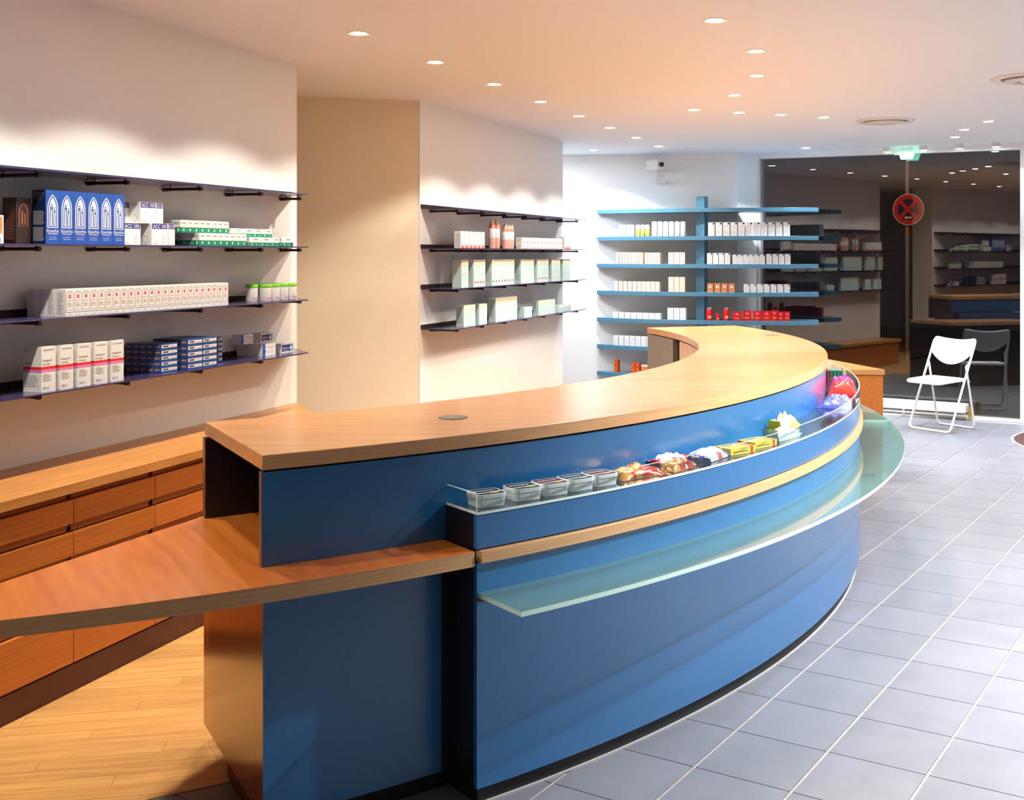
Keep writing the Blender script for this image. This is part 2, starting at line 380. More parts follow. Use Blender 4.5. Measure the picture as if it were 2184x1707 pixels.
# ================================================================== CEILING FITTINGS
GLOWW = mat('lamp_glass_warm', (1, 1, 1), .4, emit=(1, .88, .70), es=40); GLOWC = mat('lamp_glass_cool', (1, 1, 1), .4, emit=(.95, .97, 1), es=40)
RIM = mat('lamp_rim', (.78, .74, .68), .35)
dl_ring = MB().lathe([(.040, -.001), (.052, -.004), (.052, 0), (.040, 0)], 24).mesh('rim', RIM)
def dl_bulb(m): return MB().lathe([(.0005, -.0022), (.030, -.003), (.0405, -.0005)], 20).mesh('bulb', m)
BW_, BC_ = dl_bulb(GLOWW), dl_bulb(GLOWC)
def downlight(x, y, power, color, label, group, cool=False, size=120, blend=.26):
    t = thing('downlight', label, 'ceiling lamp', (x, y, CZ), group)
    for nm, me in (('rim', dl_ring), ('bulb', BC_ if cool else BW_)):
        o = bpy.data.objects.new(nm, me); COL.objects.link(o); o.parent = t
    lamp_spot('downlight_beam', (0, 0, -.012), power, color, size, blend, t)
def cpos(px, py): Y = F*(CZ-H)/(Y0-py); return ((px-CX)*Y/F, Y)
for k in range(-4, 8):
    y = 5.456+.822*k; x = -1.12+.253*k
    downlight(x, y, P_WALL, WARM if k < 4 else NEUT, 'small recessed downlight in the row beside the wall of dark shelves', 'downlights along the shelf wall')
for px, py in ((1525, 43), (1612, 109), (1614, 161), (1567, 203), (1480, 234)):
    downlight(*cpos(px, py), P_CTR, WARM, 'recessed downlight in the curved row above the counter', 'downlights above the counter')
for px, py in ((1576, 240), (1665, 244.5), (1757, 250)):
    downlight(*cpos(px, py), P_CTR*1.1, NEUT, 'recessed downlight in the line between counter row and round vent', 'downlights by the round vent')
for px, py in ((2108, 259), (2057, 276.5), (2037, 292.5)):
    downlight(*cpos(px, py), P_WIN, COOL, 'recessed downlight above the white folding chair', 'downlights above the chair', True, 92, .5)
for px, py in ((1266, 320), (1719, 315.5)):
    downlight(*cpos(px, py), P_WIN*.7, COOL, 'recessed downlight in front of the blue shelf unit', 'downlights at the blue shelf', True)
for x, y in ((2.6, 4.1), (2.1, 3.95), (4.6, 4.9), (5.2, 7.6), (2.75, 6.1)):
    if y > 4.74 and -20 < CX+F*x/y < 2200: continue
    downlight(x, y, P_ROOM*(1.5 if y < 4.5 else .85), DAY, 'recessed downlight over the tiled floor before the counter', 'downlights over the sales floor')
# can lamps at the window
can = MB().lathe([(.0385, 0), (.0385, -.046), (.033, -.046), (.033, 0)], 20).mesh('housing', RIM)
canb = MB().lathe([(.0005, -.047), (.0335, -.0465), (.0335, -.03)], 20).mesh('bulb', GLOWC)
for px in (1893, 1969, 2046, 2125):
    r = (px-CX)/F; Y = (.515*3.84+.857*11.0-.16)/(.515*r+.857)
    t = thing('can_lamp', 'small surface-mounted can lamp under the ceiling at the shop window', 'ceiling lamp', (r*Y, Y, CZ), 'can lamps at the window')
    for nm, me in (('housing', can), ('bulb', canb)):
        o = bpy.data.objects.new(nm, me); COL.objects.link(o); o.parent = t
    lamp_spot('can_lamp_beam', (0, 0, -.055), P_WIN*.25, COOL, 110, .4, t)
# emergency light
r = (1934-CX)/F; Y = (.515*3.84+.857*11.0-.10)/(.515*r+.857); ex = (r*Y, Y, CZ)
t = thing('emergency_light', 'glowing green wedge-shaped emergency light under the ceiling at the window', 'exit light', ex)
m_ = MB(); rx = Vector((TI[0], TI[1], 0)); ry = Vector((TJ[0], TJ[1], 0)); b = Vector(ex)
def P3(a, d, z): return tuple(b+rx*a+ry*d+Vector((0, 0, z)))
m_.add([P3(-.075, -.03, -.053), P3(.075, -.03, -.053), P3(.075, .03, -.053), P3(-.075, .03, -.053), P3(-.056, -.012, -.120), P3(.056, -.012, -.120), P3(.056, .012, -.120), P3(-.056, .012, -.120)],
       [[0, 1, 2, 3], [4, 5, 6, 7], [0, 1, 5, 4], [1, 2, 6, 5], [2, 3, 7, 6], [3, 0, 4, 7]])
m_.build('green_panel', mat('green_glow', (.3, .9, .7), .4, emit=(.25, 1.0, .72), es=2.6), t)
MB().prism([P3(-.06, -.02, 0)[:2], P3(.06, -.02, 0)[:2], P3(.06, .02, 0)[:2], P3(-.06, .02, 0)[:2]], CZ-.0525, CZ).build('mount', WHITEM, t)
# round vents
def vent(x, y, label):
    t = thing('ceiling_vent', label, 'air vent', (x, y, CZ))
    MB().lathe([(.232, 0), (.232, -.006), (.215, -.016), (.175, -.010), (.17, 0)], 48, (x, y, CZ)).build('outer_ring', RIM, t)
    MB().lathe([(.150, -.002), (.158, -.020), (.10, -.028), (.095, -.014), (.11, -.004)], 48, (x, y, CZ)).build('inner_ring', RIM, t)
    MB().lathe([(.0005, -.022), (.055, -.026), (.07, -.014), (.03, -.004)], 40, (x, y, CZ)).build('core', RIM, t)
    MB().lathe([(.0005, -.001), (.172, -.001), (.172, 0)], 40, (x, y, CZ)).build('throat', mat('vent_dark', (.10, .08, .065), .8), t)
x, y = cpos(1888, 257); vent(x, y, 'round white ceiling vent beside the line of downlights')
x, y = cpos(2199, 166); vent(x, y, 'round white ceiling vent over the open tiled floor, away from the downlights')
# fluorescent batten in the passage behind the middle wall
t = thing('batten_lamp', 'cool white fluorescent batten in the passage behind the middle wall', 'ceiling lamp', (-.75, 11.55, CZ))
MB().box(-1.5, -.45, 11.42, 11.68, CZ-.05, CZ).build('housing', WHITEM, t)
MB().box(-1.48, -.47, 11.44, 11.66, CZ-.065, CZ-.05).build('diffuser', mat('tube_glow', (1, 1, 1), .5, emit=(.82, .88, 1), es=P_PASS*.5), t)
# security camera on the back wall
cx_, cy_ = .665, 11.93; cz_ = z_at(352, 11.93)
t = thing('security_camera', 'white box security camera on a thin bracket above the blue shelf', 'camera', (cx_, cy_, cz_-.17))
q = math.radians(38); f_ = (math.sin(q)*.75, -math.cos(q)); rr = (math.cos(q), math.sin(q)*.75)
def cq(a, d): return (cx_+rr[0]*a+f_[0]*d, cy_+rr[1]*a+f_[1]*d)
MB().prism([cq(-.05, -.14), cq(.05, -.14), cq(.05, .10), cq(-.05, .10)], cz_-.05, cz_+.05).build('body', WHITEM, t, .006)
le = MB(); c_ = cq(0, .10); fv = Vector((f_[0], f_[1], 0)).normalized()
le.tube([(c_[0], c_[1], cz_), (c_[0]+fv.x*.02, c_[1]+fv.y*.02, cz_)], .026, 16).build('lens', mat('lens_dark', (.06, .02, .02), .15), t)
MB().tube([(cx_, cy_+.02, cz_-.05), (cx_, cy_+.02, cz_-.155), (cx_+.04, cy_+.14, cz_-.16)], .008, 8).build('bracket', WHITEM, t)
MB().box(cx_-.015, cx_+.10, cy_+.09, 12.10, cz_-.18, cz_-.14).build('wall_plate', WHITEM, t)
# ================================================================== COUNTER
ZD, ZT, ZB = .744, 1.053, 1.0115       # desk, slab top, slab underside
A0, A1 = -59.3, 20.2; AT0, AT1 = -52.35, 9.5
R_IN, R_OUT = 3.915, 4.637; RPN = 4.628; RT = 4.805
top = thing('counter_worktop', 'thick pale pearwood slab curving over the blue counter', 'worktop', ac(4.28, -20, ZB))
MB().arc(R_IN, R_OUT, A0, A1, ZB, ZT, 0, 0, 1, 0, .5).build('slab', [WTOP, WRAIL], top, .0015)
for px, py in ((966, 891), (1646, 715)):
    p = on_plane(px, py, ZT)
    MB().lathe([(.050, ZT-.01), (.050, ZT+.0025), (.046, ZT+.003), (.0005, ZT+.003)], 28, (p[0], p[1], 0)).build('cable_grommet', GREY, top)
ctr = thing('reception_counter', 'long curved blue counter with display ledge and wooden rail', 'counter', ac(4.4, -25, 0))
MB().arc(RPN-.026, RPN, A0, A1, ZD+.001, ZB-.007, 0, 0, 0, 1).build('upper_panel', [BLUE, BRONZE], ctr)
MB().arc(R_IN+.004, R_IN+.040, A0-.1, 9.8, ZD+.001, ZB-.007, 0, 1, 1, 2).build('inner_panel', [WTOP, BLACK, BRONZE], ctr)
MB().arc(R_IN+.004, R_IN+.040, 12.3, A1, ZD+.001, ZB-.007).build('inner_panel', mat('grey_laminate', (.20, .18, .16), .5), ctr)
MB().arc(R_IN+.03, RPN-.01, A0+.12, A1-.1, ZB-.0075, ZB-.0005).build('shadow_gap', BLK, ctr)
MB().arc(R_IN+.041, RPN-.027, -50, 20, ZD+.001, ZB-.009).build('core', BLACK, ctr)
# lower body, near end
MB().arc(4.03, 4.642, A0+.42, AT0, .058, ZD-.044).build('base_core', BLACK, ctr)
MB().arc(4.643, 4.65, A0-.02, AT0-.35, .058, ZD-.046).build('base_panel', BLUE, ctr)
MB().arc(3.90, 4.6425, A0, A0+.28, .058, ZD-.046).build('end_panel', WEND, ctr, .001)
MB().arc(4.20, 4.625, A0+.1, AT0, 0, .057, 0, 0, 0, 1).build('plinth', [BLK, WDARK], ctr)
MB().arc(4.20, 4.787, AT0+.15, AT1+10.2, 0, .052).build('plinth', BLK, ctr)
MB().arc(4.787, 4.793, AT0+.2, AT1+10.2, 0, .005).build('floor_sealant', mat('sealant', (.45, .43, .42), .5), ctr)
# tier
MB().arc(4.03, RT-.019, AT0, AT1+10.2, .053, .845).build('tier_core', BLACK, ctr)
MB().arc(RT-.018, RT, AT0, AT1+10.2, .053, ZD-.036).build('lower_panel', BLUE, ctr)
MB().arc(RT-.018, RT, AT0, AT1+10.2, ZD+.004, .846).build('ledge_panel', BLUE, ctr)
MB().arc(RT-.016, RT+.016, AT0+.08, AT1+10.2, ZD-.035, ZD).build('wood_rail', WRAIL, ctr, .001)
MB().arc(RPN+.001, RT-.001, AT0, AT1, .8455, .8475).build('tray_base', TRAYF, ctr)
MB().arc(RPN+.002, RT+.003, AT0-.0, AT1, .848, .856, 0, 0, 1, 1).build('tray_glass', [CLEAR, EDGEC], ctr)
MB().arc(RT-.006, RT, AT0+.02, AT1, .8565, .908, 0, 1, 0, 1).build('glass_upstand', [CLEAR, EDGEC], ctr)
MB().arc(RPN+.003, RT-.007, AT0+.0, AT0+.09, .8565, .908, 0, 1, 0, 0).build('glass_upstand', [CLEAR, EDGEC], ctr)
MB().arc(RPN+.003, RT-.007, AT1-.09, AT1, .8565, .908, 0, 1, 0, 0).build('glass_upstand', [CLEAR, EDGEC], ctr)
ldg = MB().arc(RT+.001, 5.028, AT0+.05, -4.5, .608, .622, 0, 0, 1, 1).build('glass_ledge', [FROST, EDGEG], ctr); ldg['label'] = 'frosted green glass ledge'
MB().arc(RT+.001, 5.028, -4.42, AT1-.5, .608, .622, 0, 0, 1, 1).build('glass_ledge', [FROST, EDGEG], ctr)
MB().arc(RT-.002, RT+.005, AT0+.05, AT1+2, .596, .607).build('ledge_channel', BLK, ctr)
# desk at the near end
desk = thing('low_desk', 'wedge-shaped orange pearwood desk under the near end of the counter', 'desk', ac(4.5, -62, ZD-.043))
n = 40; poly = [ac(4.81, -71.4+i*(AT0-.12+71.4)/n)[:2] for i in range(n+1)]
poly += [ac(RPN-.03, AT0-.12)[:2]]+[ac(R_IN+.0, a)[:2] for a in (AT0-.12, -55, -57, -59, -59.6)]
poly += [(-1.277, 3.73), (-1.548, 2.976)]
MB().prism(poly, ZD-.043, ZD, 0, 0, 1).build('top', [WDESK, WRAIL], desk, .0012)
# wooden cabinet at the far end
cab = thing('side_cabinet', 'orange pearwood cabinet with pointed top behind the far end of the counter', 'cabinet', (1.9, 8.25, 0))
def cpoly(x, y0, y1, xb, r): return [(x, y0)]+[ac(r, a)[:2] for a in (math.degrees(math.asin((y0-7.1)/r)), 15, 18, 21, 24, 27.7)]+[(xb, y1)]
cb_ = MB().prism(cpoly(2.075, 8.14, 9.34, 1.715, 4.83), .03, .735).build('body', [WDRAW, BLACK], cab)
for p in cb_.data.polygons:
    if p.normal.x > .3 or p.normal.y > .5: p.material_index = 1
MB().prism(cpoly(2.085, 8.13, 9.35, 1.725, 4.826), .736, .774).build('top', WTOP, cab, .001)
MB().prism(cpoly(2.03, 8.18, 9.30, 1.69, 4.85), 0, .03).build('plinth', WDARK, cab)
# ================================================================== DRAWER UNIT ALONG THE LEFT WALL
ZW = .774; dS0, PIT = s_px(157, .425), .449
du = thing('drawer_unit', 'low orange pearwood drawer unit along the left wall', 'drawers', wp(dS0, .2, 0))
sL = dS0-3*PIT; sR = dS0+4*PIT+.02
MB().wbox(sL, sR, .002, .395, .10, ZW-.037).build('carcass', WDARK, du)
MB().wbox(sL, sR, .002, .405, 0, .10).build('plinth', WDARK, du)
rows = [(.622, .708), (.505, .590), (.40, .475), (.115, .288)]
kn = MB().lathe([(.0005, .008), (.0045, .006), (.0045, 0)], 8).mesh('runner_tip', CHROME)
for k in range(-3, 4):
    s0 = dS0+k*PIT
    for zi, (z0, z1) in enumerate(rows):
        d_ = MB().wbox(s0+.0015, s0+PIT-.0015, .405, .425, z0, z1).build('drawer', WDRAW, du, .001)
        MB().wbox(s0+.012, s0+PIT-.012, .396, .402, z1+.002, z1+.024).build('finger_recess', WDRAW, du)
        if zi < 2:
            o = bpy.data.objects.new('runner_tip', kn); COL.objects.link(o); o.parent = du
            p = wp(s0-.012, .406, z0-.010); o.location = (p[0]-du.location[0], p[1]-du.location[1], p[2])
wt = thing('wall_worktop', 'long pale pearwood worktop on the drawers along the left wall', 'worktop', wp(dS0, .2, ZW-.036))
q_ = [wp(sL, .002)[:2], wp(sE1, .002)[:2], (-1.371, 5.736), wp(s_px(0, .438)-1.6, .438)[:2]]
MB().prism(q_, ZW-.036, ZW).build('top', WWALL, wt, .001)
lb = thing('low_bench', 'low pearwood bench along the foot of the middle wall', 'bench', wp(sS2+1.5, .2, 0))
MB().wbox(sS2+.15, sE2-.02, .002, .40, .0, .325).build('body', WDRAW, lb)
MB().wbox(sS2+.12, sE2-.005, .002, .43, .326, .362).build('top', WWALL, lb, .001)
# ================================================================== WALL SHELVES
ZS = [1.912, 1.634, 1.355, 1.077]; TB = .006; DS = .25
ORD = ['topmost', 'second', 'third', 'lowest']
def wall_shelf(k, left):
    z = ZS[k]
    if left:
        poly = [wp(1.6, .004)[:2], wp(s_px(623, 0), .004)[:2], wp(s_px(657, DS), DS)[:2], wp(1.6, DS)[:2]]; sa, sb = 1.6, s_px(623, 0)
        lab = '%s thin violet metal shelf on the left wall above the drawers' % ORD[k]
        rods = [(s_px(px, .0), .212) for px in (185, 347, 481)]+[(s_px(597, .0), .13), (s_px(185, 0)-.487, .212), (s_px(185, 0)-.974, .212)]
    else:
        sa, sb = sS2+.012, s_px(1250, DS); poly = [wp(sa, .004)[:2], wp(sE2-.002, .004)[:2], wp(sE2+.0, .05)[:2], wp(sb, .05)[:2], wp(sb, DS)[:2], wp(sa, DS)[:2]]
        lab = '%s thin dark shelf on the middle wall between the recess and the bright corner' % ORD[k]
        rods = [(s_px(px, 0), .215) for px in (917, 974, 1024.5, 1071, 1112, 1150.7, 1186)]; sb = sE2-.002
    t = thing('wall_shelf', lab, 'shelf', wp((sa+sb)/2, .1, z-.03))
    MB().prism(poly, z, z+TB).build('shelf_board', SHELFM, t)
    MB().wbox(sa, sb, .001, .005, z+TB, z+TB+.026).build('back_rail', DARKM, t)
    for s_, L_ in rods:
        br = MB().tube([wp(s_, .03, z-.0125), wp(s_, L_-.012, z-.0125)], 0.0070, 10); br = br.build('bracket', DARKM, t)
        for d0, d1 in ((.002, .028), (L_-.012, L_)): MB().tube([wp(s_, d0, z-.0125), wp(s_, d1, z-.0125)], .0095, 10).build('end_cap', DARKM, br, at=tuple(t.location)).location = (0, 0, 0)
        for d0 in (.04, L_-.02): MB().tube([wp(s_, d0, z-.021), wp(s_, d0, z-.001)], .0045, 8).build('clamp', DARKM, br, at=tuple(t.location)).location = (0, 0, 0)
    return t
for k in range(4):
    wall_shelf(k, True)
for k in range(4):
    wall_shelf(k, False)
ZSH = [z+TB+.0005 for z in ZS]
def wrow(px0, px1, n, ytop, shelf, D, make, name, label, cat, group, depth=None, fill=1., zbase=None, rows_deep=1, stack=1):
    """Row of n alike cartons on a wall shelf between two photo columns, fronts at distance D from the wall."""
    s0, s1 = s_px(px0, D), s_px(px1, D); w = (s1-s0)/n*fill
    zb = ZSH[shelf] if zbase is None else zbase
    h = z_at(ytop, wp(s0, D)[1])-zb; h /= stack
    me = make(w, h); dd = make.d; out = []
    for r in range(rows_deep):
        for k in range(stack):
            for i in range(n):
                s_ = s0+(i+.5)*(s1-s0)/n
                lb_ = label if rows_deep == 1 else label+('' if r == 0 else ', behind the front rank'); gr_ = group if r == 0 or not group else group+', behind'
                if stack > 1: lb_ += ', %s layer' % ('bottom', 'second', 'third', 'fourth', 'top')[4 if k == stack-1 else k]; gr_ += ', layer %d' % (k+1)
                out.append(put(name, me, wp(s_, D-r*(dd+.0008), zb+k*(h+.0003)), TH_W, lb_, cat, gr_))
    return h, w
def maker(d):
    def deco(fn):
        def mk(w, h):
            c = Carton(w, mk.d, h); fn(c); return c.me('carton')
        mk.d = d; return mk
    return deco
def arch(c, face, a0, a1, b0, b1, m, n=7):
    mid = (a0+a1)/2; sp = b0+(b1-b0)*.58; q = math.radians(60); L = [(a0, b0), (a1, b0)]
    fx = lambda t: (1-math.cos(t*q))/(1-math.cos(q)); fz = lambda t: sp+(b1-sp)*math.sin(t*q)/math.sin(q)
    L += [(a1+(mid-a1)*fx(i/n), fz(i/n)) for i in range(n+1)]+[(a0+(mid-a0)*fx(i/n), fz(i/n)) for i in range(n-1, -1, -1)]
    c.poly(face, L, m)
@maker(.062)
def klo(c):
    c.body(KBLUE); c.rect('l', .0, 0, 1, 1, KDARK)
    arch(c, 'f', .12, .88, .30, .92, WHT); arch(c, 'f', .18, .82, .315, .90, KBLUE); arch(c, 'f', .25, .75, .335, .865, WHT)
    for a, w_, hh in ((.42, .12, .74), (.63, .08, .68)):
        c.poly('f', [(a-w_, .345), (a+w_, .345), (a+w_*.8, hh-.10), (a+w_*.55, hh), (a-w_*.55, hh), (a-w_*.8, hh-.10)], KBLUE)
        c.poly('f', [(a-w_*.55, .35), (a+w_*.4, .35), (a+w_*.25, hh-.10), (a-w_*.3, hh-.10)], WHT)
        c.disc('f', a, hh-.035, w_*.3, .018, WHT, 8)
    c.text('f', 'Klosterfrau', .5, .245, .84, .06, WHT); c.text('f', 'Melissengeist', .5, .188, .68, .04, WHT)
    c.text('f', 'für Kopf, Herz', .5, .125, .5, .024, WHT); c.text('f', 'Magen, Nerven', .5, .088, .52, .024, WHT)
    c.text('l', 'Klosterfrau', .5, .94, .8, .045, GREYP); c.text('l', 'Melissengeist', .5, .885, .62, .03, GREYP)
    c.text('l', 'für Kopf, Herz', .5, .82, .5, .02, GREYP); c.lines('l', .1, .36, .92, .62, 15, GREYP, .4, .1); c.lines('l', .1, .06, .92, .32, 15, GREYP, .4, .1)
wrow(97, 266, 6, 404.5, 1, .205, klo, 'tonic_carton', 'tall blue carton with a white pointed arch, in the row of six', 'carton', 'blue arch cartons')
@maker(.062)
def klod(c):
    c.body(BROWNC); arch(c, 'f', .18, .82, .38, .88, RUST); arch(c, 'f', .24, .76, .39, .86, BROWNC)
    c.rect('f', .36, .42, .46, .72, RUST); c.rect('f', .56, .42, .64, .66, RUST); c.lines('l', .2, .1, .9, .9, 20, RUST, .25, .1)
wrow(34, 66, 1, 421, 1, .16, klod, 'dark_carton', 'tall dark brown carton with an arch, in the shade beside blue cartons', 'carton', None)
@maker(.05)
def pic(c):
    c.body(WHT); c.rect('f', .12, .35, .9, .95, COPPER); c.poly('f', [(.2, .4), (.8, .4), (.5, .9)], YEL); c.rect('f', .1, .06, .8, .2, TEAL)
wrow(-22, 8, 1, 458, 1, .20, pic, 'picture_carton', 'white carton with an orange picture, left of the dark carton', 'carton', None)
def acc(dd):
    @maker(dd)
    def f(c):
        c.body(WHT); c.rect('f', .03, .74, .97, .99, NAVY); c.text('f', 'ACC 100', .5, .86, .80, .17, WHT)
        c.text('f', 'Acetylcystein 100 mg', .45, .66, .7, .05, GREYP); c.disc('f', .74, .24, .10, .17, GREYP); c.disc('f', .74, .24, .075, .135, WHT); c.rect('f', .73, .08, .75, .4, GREYP)
        c.rect('f', .12, .2, .14, .4, GREYP); c.rect('f', .1, .06, .35, .1, GREYP)
        c.text('l', 'ACC 100', .5, .86, .7, .12, GREYP); c.disc('l', .5, .25, .2, .2, GREYP); c.disc('l', .5, .25, .16, .16, WHT)
    return f
ACL = 'white carton with a navy band reading ACC 100, next to the blue cartons'
hA, _ = wrow(262, 300, 1, 475, 1, .19, acc(.06), 'tablet_carton', ACL, 'carton', 'navy banded cartons')
wrow(323, 358, 1, 476, 1, .205, acc(.06), 'tablet_carton', ACL, 'carton', 'navy banded cartons')
wrow(345, 372, 1, 476.5, 1, .185, acc(.05), 'tablet_carton', ACL, 'carton', 'navy banded cartons') if False else None
wrow(359, 373, 1, 477, 1, .20, acc(.055), 'tablet_carton', ACL, 'carton', 'navy banded cartons')
zA = ZSH[1]+hA+.0005
wrow(240, 276, 1, 430, 1, .138, acc(.055), 'tablet_carton', ACL, 'carton', 'navy banded cartons', zbase=zA)
wrow(299, 332, 1, 431, 1, .195, acc(.055), 'tablet_carton', ACL, 'carton', 'navy banded cartons', zbase=zA)
wrow(333, 348, 1, 433, 1, .19, acc(.052), 'tablet_carton', ACL, 'carton', 'navy banded cartons', zbase=zA)
def asp(dd):
    @maker(dd)
    def f(c):
        c.body(WHT); c.rect('f', 0, 0, 1, .42, GREEN); c.rect('f', 0, .42, 1, .45, YEL); c.rect('l', 0, 0, 1, .42, GREEN); c.rect('l', 0, .42, 1, .45, YEL)
        wide = c.w > c.h*1.2
        c.text('f', 'ASPIRIN', .62 if wide else .5, .76, .45 if wide else .7, .2 if wide else .12, INK)
        c.disc('f', .25 if wide else .5, .22, .06 if wide else .14, .12, LBL, 10)
        c.rect('f', .6, .15, .85, .2, LBL) if wide else None
        c.text('l', 'ASPIRIN', .66, .74, .5, .2, INK); c.disc('l', .18, .22, .06, .12, LBL, 10); c.rect('l', .3, .18, .7, .24, LBL); c.disc('l', .88, .22, .05, .14, WHT, 8)
    return f
hB, _ = wrow(425, 526, 8, 497, 1, .20, asp(.10), 'painkiller_carton', 'narrow white and green carton in the lower row beside the navy banded cartons', 'carton', 'green cartons, lower narrow row')
wrow(398, 426, 2, 498, 1, .09, asp(.08), 'painkiller_carton', 'white and green carton behind the lower narrow row', 'carton', 'green cartons behind')
wrow(385, 488, 8, 469, 1, .18, asp(.10), 'painkiller_carton', 'narrow white and green carton in the upper row on the stack', 'carton', 'green cartons, upper narrow row', zbase=ZSH[1]+hB+.0005)
hC, _ = wrow(532, 596, 3, 506, 1, .19, asp(.05), 'painkiller_carton', 'wide low white and green carton in the lower row towards the shelf end', 'carton', 'green cartons, lower wide row')
wrow(601, 622, 1, 506.5, 1, .17, asp(.05), 'painkiller_carton', 'single low white and green carton last on the shelf', 'carton', None)
wrow(494, 580, 4, 487, 1, .17, asp(.05), 'painkiller_carton', 'wide low white and green carton in the upper row towards the shelf end', 'carton', 'green cartons, upper wide row', zbase=ZSH[1]+hC+.0005)
# third shelf: long block of white cartons with a red square
@maker(.045)
def redsq(c):
    c.body(WHT); c.lines('f', .2, .90, .9, .95, 2, GREYP, .5, .1)
    c.rect('f', .08, .14, .92, .86, INK); c.rect('f', .12, .155, .88, .845, WHT)
    c.rect('f', .34, .66, .66, .79, RED); c.rect('f', .42, .70, .58, .75, PINK); c.lines('f', .2, .56, .8, .60, 1, RED, .5, 0); c.lines('f', .22, .34, .78, .52, 5, RUST, .3, .3); c.rect('f', .3, .22, .8, .25, GREYP)
    c.lines('f', .15, .05, .9, .10, 2, GREYP, .5, .2); c.lines('l', .15, .1, .85, .92, 14, GREYP, .3, .5)
wrow(140, 487, 24, 617.5, 2, .225, redsq, 'ointment_carton', 'white carton with a red square in the long block', 'carton', 'white cartons with a red square', rows_deep=4)
# tubs with green lids
def tub(r, h):
    lid = MB(); m = MB()
    m.lathe([(r*.86, 0), (r*.93, .004), (r*.95, h*.8), (r*.9, h*.82)], 28, mi=0)
    me = m.mesh('pot', WHT); lid.lathe([(r*.98, h*.80), (r, h*.82), (r, h*.97), (r*.96, h), (.0005, h)], 28); ml = lid.mesh('lid', LIME)
    pr = MB()
    for a0, a1, z0, z1, mi_ in ((-2.2, -1.0, .14, .19, 0), (-2.4, -.7, .20, .23, 0), (-1.15, -.8, .52, .68, 1)):
        k = 6
        for i in range(k):
            b0, b1 = a0+(a1-a0)*i/k, a0+(a1-a0)*(i+1)/k; rr_ = r*.955
            pr.add([(rr_*math.cos(b0), rr_*math.sin(b0), h*z0), (rr_*math.cos(b1), rr_*math.sin(b1), h*z0), (rr_*math.cos(b1), rr_*math.sin(b1), h*z1), (rr_*math.cos(b0), rr_*math.sin(b0), h*z1)], [[0, 1, 2, 3]], mi_)
    return me, ml, pr.mesh('print', [PINK, LIME])
s0 = s_px(566, .17); Yt = wp(s0, .17)[1]; rt = 13.3*Yt/F; ht = z_at(606, Yt)-ZSH[2]
mt = tub(rt, ht)
def put_tub(s_, D, lab, grp):
    t = thing('lidded_tub', lab, 'tub', wp(s_, D, ZSH[2]), grp); t.rotation_euler = (0, 0, TH_W)
    for nm, me in zip(('pot', 'lid', 'print'), mt):
        o = bpy.data.objects.new(nm, me); COL.objects.link(o); o.parent = t
for px in (566, 584.5, 602.5, 620): put_tub(s_px(px, .17), .17, 'white tub with a lime green lid in the front line of four', 'green lidded tubs in front')
for px in (575, 593, 611): put_tub(s_px(px, .17), .17-2.05*rt, 'white tub with a lime green lid in the back line', 'green lidded tubs behind')
put_tub(s_px(537, .13), .13, 'white tub with a lime green lid standing apart in the shade', None)
# lowest shelf
@maker(.085)
def domp(c):
    c.body(WHT)
    for f in 'fl': c.rect(f, 0, .50, 1, .56, RED); c.rect(f, 0, .44, 1, .50, PINK)
    c.rect('f', .12, .915, .88, .94, GREYP); c.text('f', 'Domperof', .42, .69, .68, .065, INK); c.text('f', 'Lösung', .34, .61, .5, .06, INK)
    c.lines('f', .08, .24, .8, .42, 6, GREYP, .35, .5); c.text('f', '250 ml', .3, .09, .42, .055, INK)
    c.lines('l', .08, .12, .9, .40, 10, GREYP, .3, .3); c.rect('l', .08, .62, .5, .65, GREYP); c.rect('l', .08, .9, .4, .93, GREYP)
for i, (p0, p1) in enumerate(((88, 119), (128, 156.5), (166, 194), (202, 229.5), (237, 264))):
    wrow(p0, p1, 1, 741-i*3.4, 3, .225, domp, 'syrup_carton', 'tall white carton with red and pink bands on the lowest left shelf', 'carton', 'red and pink banded cartons')
def bst(dd):
    @maker(dd)
    def f(c):
        c.body(mat('carton_strong_blue', (.02, .08, .30), .4))
        c.rect('f', .04, .30, .96, .80, WHT); c.rect('f', .12, .42, .45, .68, INK); c.lines('f', .55, .4, .9, .7, 2, GREYP, .4, .1)
        c.rect('l', .1, .3, .9, .75, RUST); c.rect('l', .2, .4, .45, .65, GREYP); c.rect('l', .55, .45, .8, .6, GREYP)
    return f
BLB = 'flat blue carton in the stack'
wrow(343, 379, 1, 735.5, 3, .20, bst(.036), 'gel_carton', BLB+' near the pink bands', 'carton', 'flat blue cartons, near stack', stack=5, rows_deep=5)
wrow(400, 463, 2, 725.5, 3, .225, bst(.036), 'gel_carton', BLB+' of two columns', 'carton', 'flat blue cartons', stack=5, rows_deep=5)
wrow(464, 474, 1, 720, 3, .13, bst(.03), 'gel_carton', BLB+' set back', 'carton', 'flat blue cartons, set back', stack=5, rows_deep=2)
def pron(dd):
    @maker(dd)
    def f(c): c.body(WHT); c.rect('f', 0, 0, .2, 1, KBLUE); c.rect('f', .14, .3, .26, .42, KBLUE); c.text('f', 'Prontopyrin', .62, .68, .6, .13, INK); c.lines('f', .35, .2, .95, .5, 3, GREYP, .15, .2)
    return f
def spalt(dd):
    @maker(dd)
    def f(c): c.body(WHT); c.rect('f', .06, .12, .75, .82, NAVY); c.rect('f', .75, .12, .96, .82, TEAL); c.text('f', 'Spalt', .3, .47, .36, .34, WHT); c.text('f', 'x', .57, .47, .08, .2, WHT); c.disc('f', .78, .47, .09, .2, WHT); c.rect('f', .2, .2, .6, .24, WHT)
    return f
PRL = 'flat white carton with a blue band in the upright rank'
hP, _ = wrow(560, 588, 1, 734, 3, .165, pron(.021), 'pill_carton', PRL, 'carton', 'blue banded white cartons', rows_deep=7)
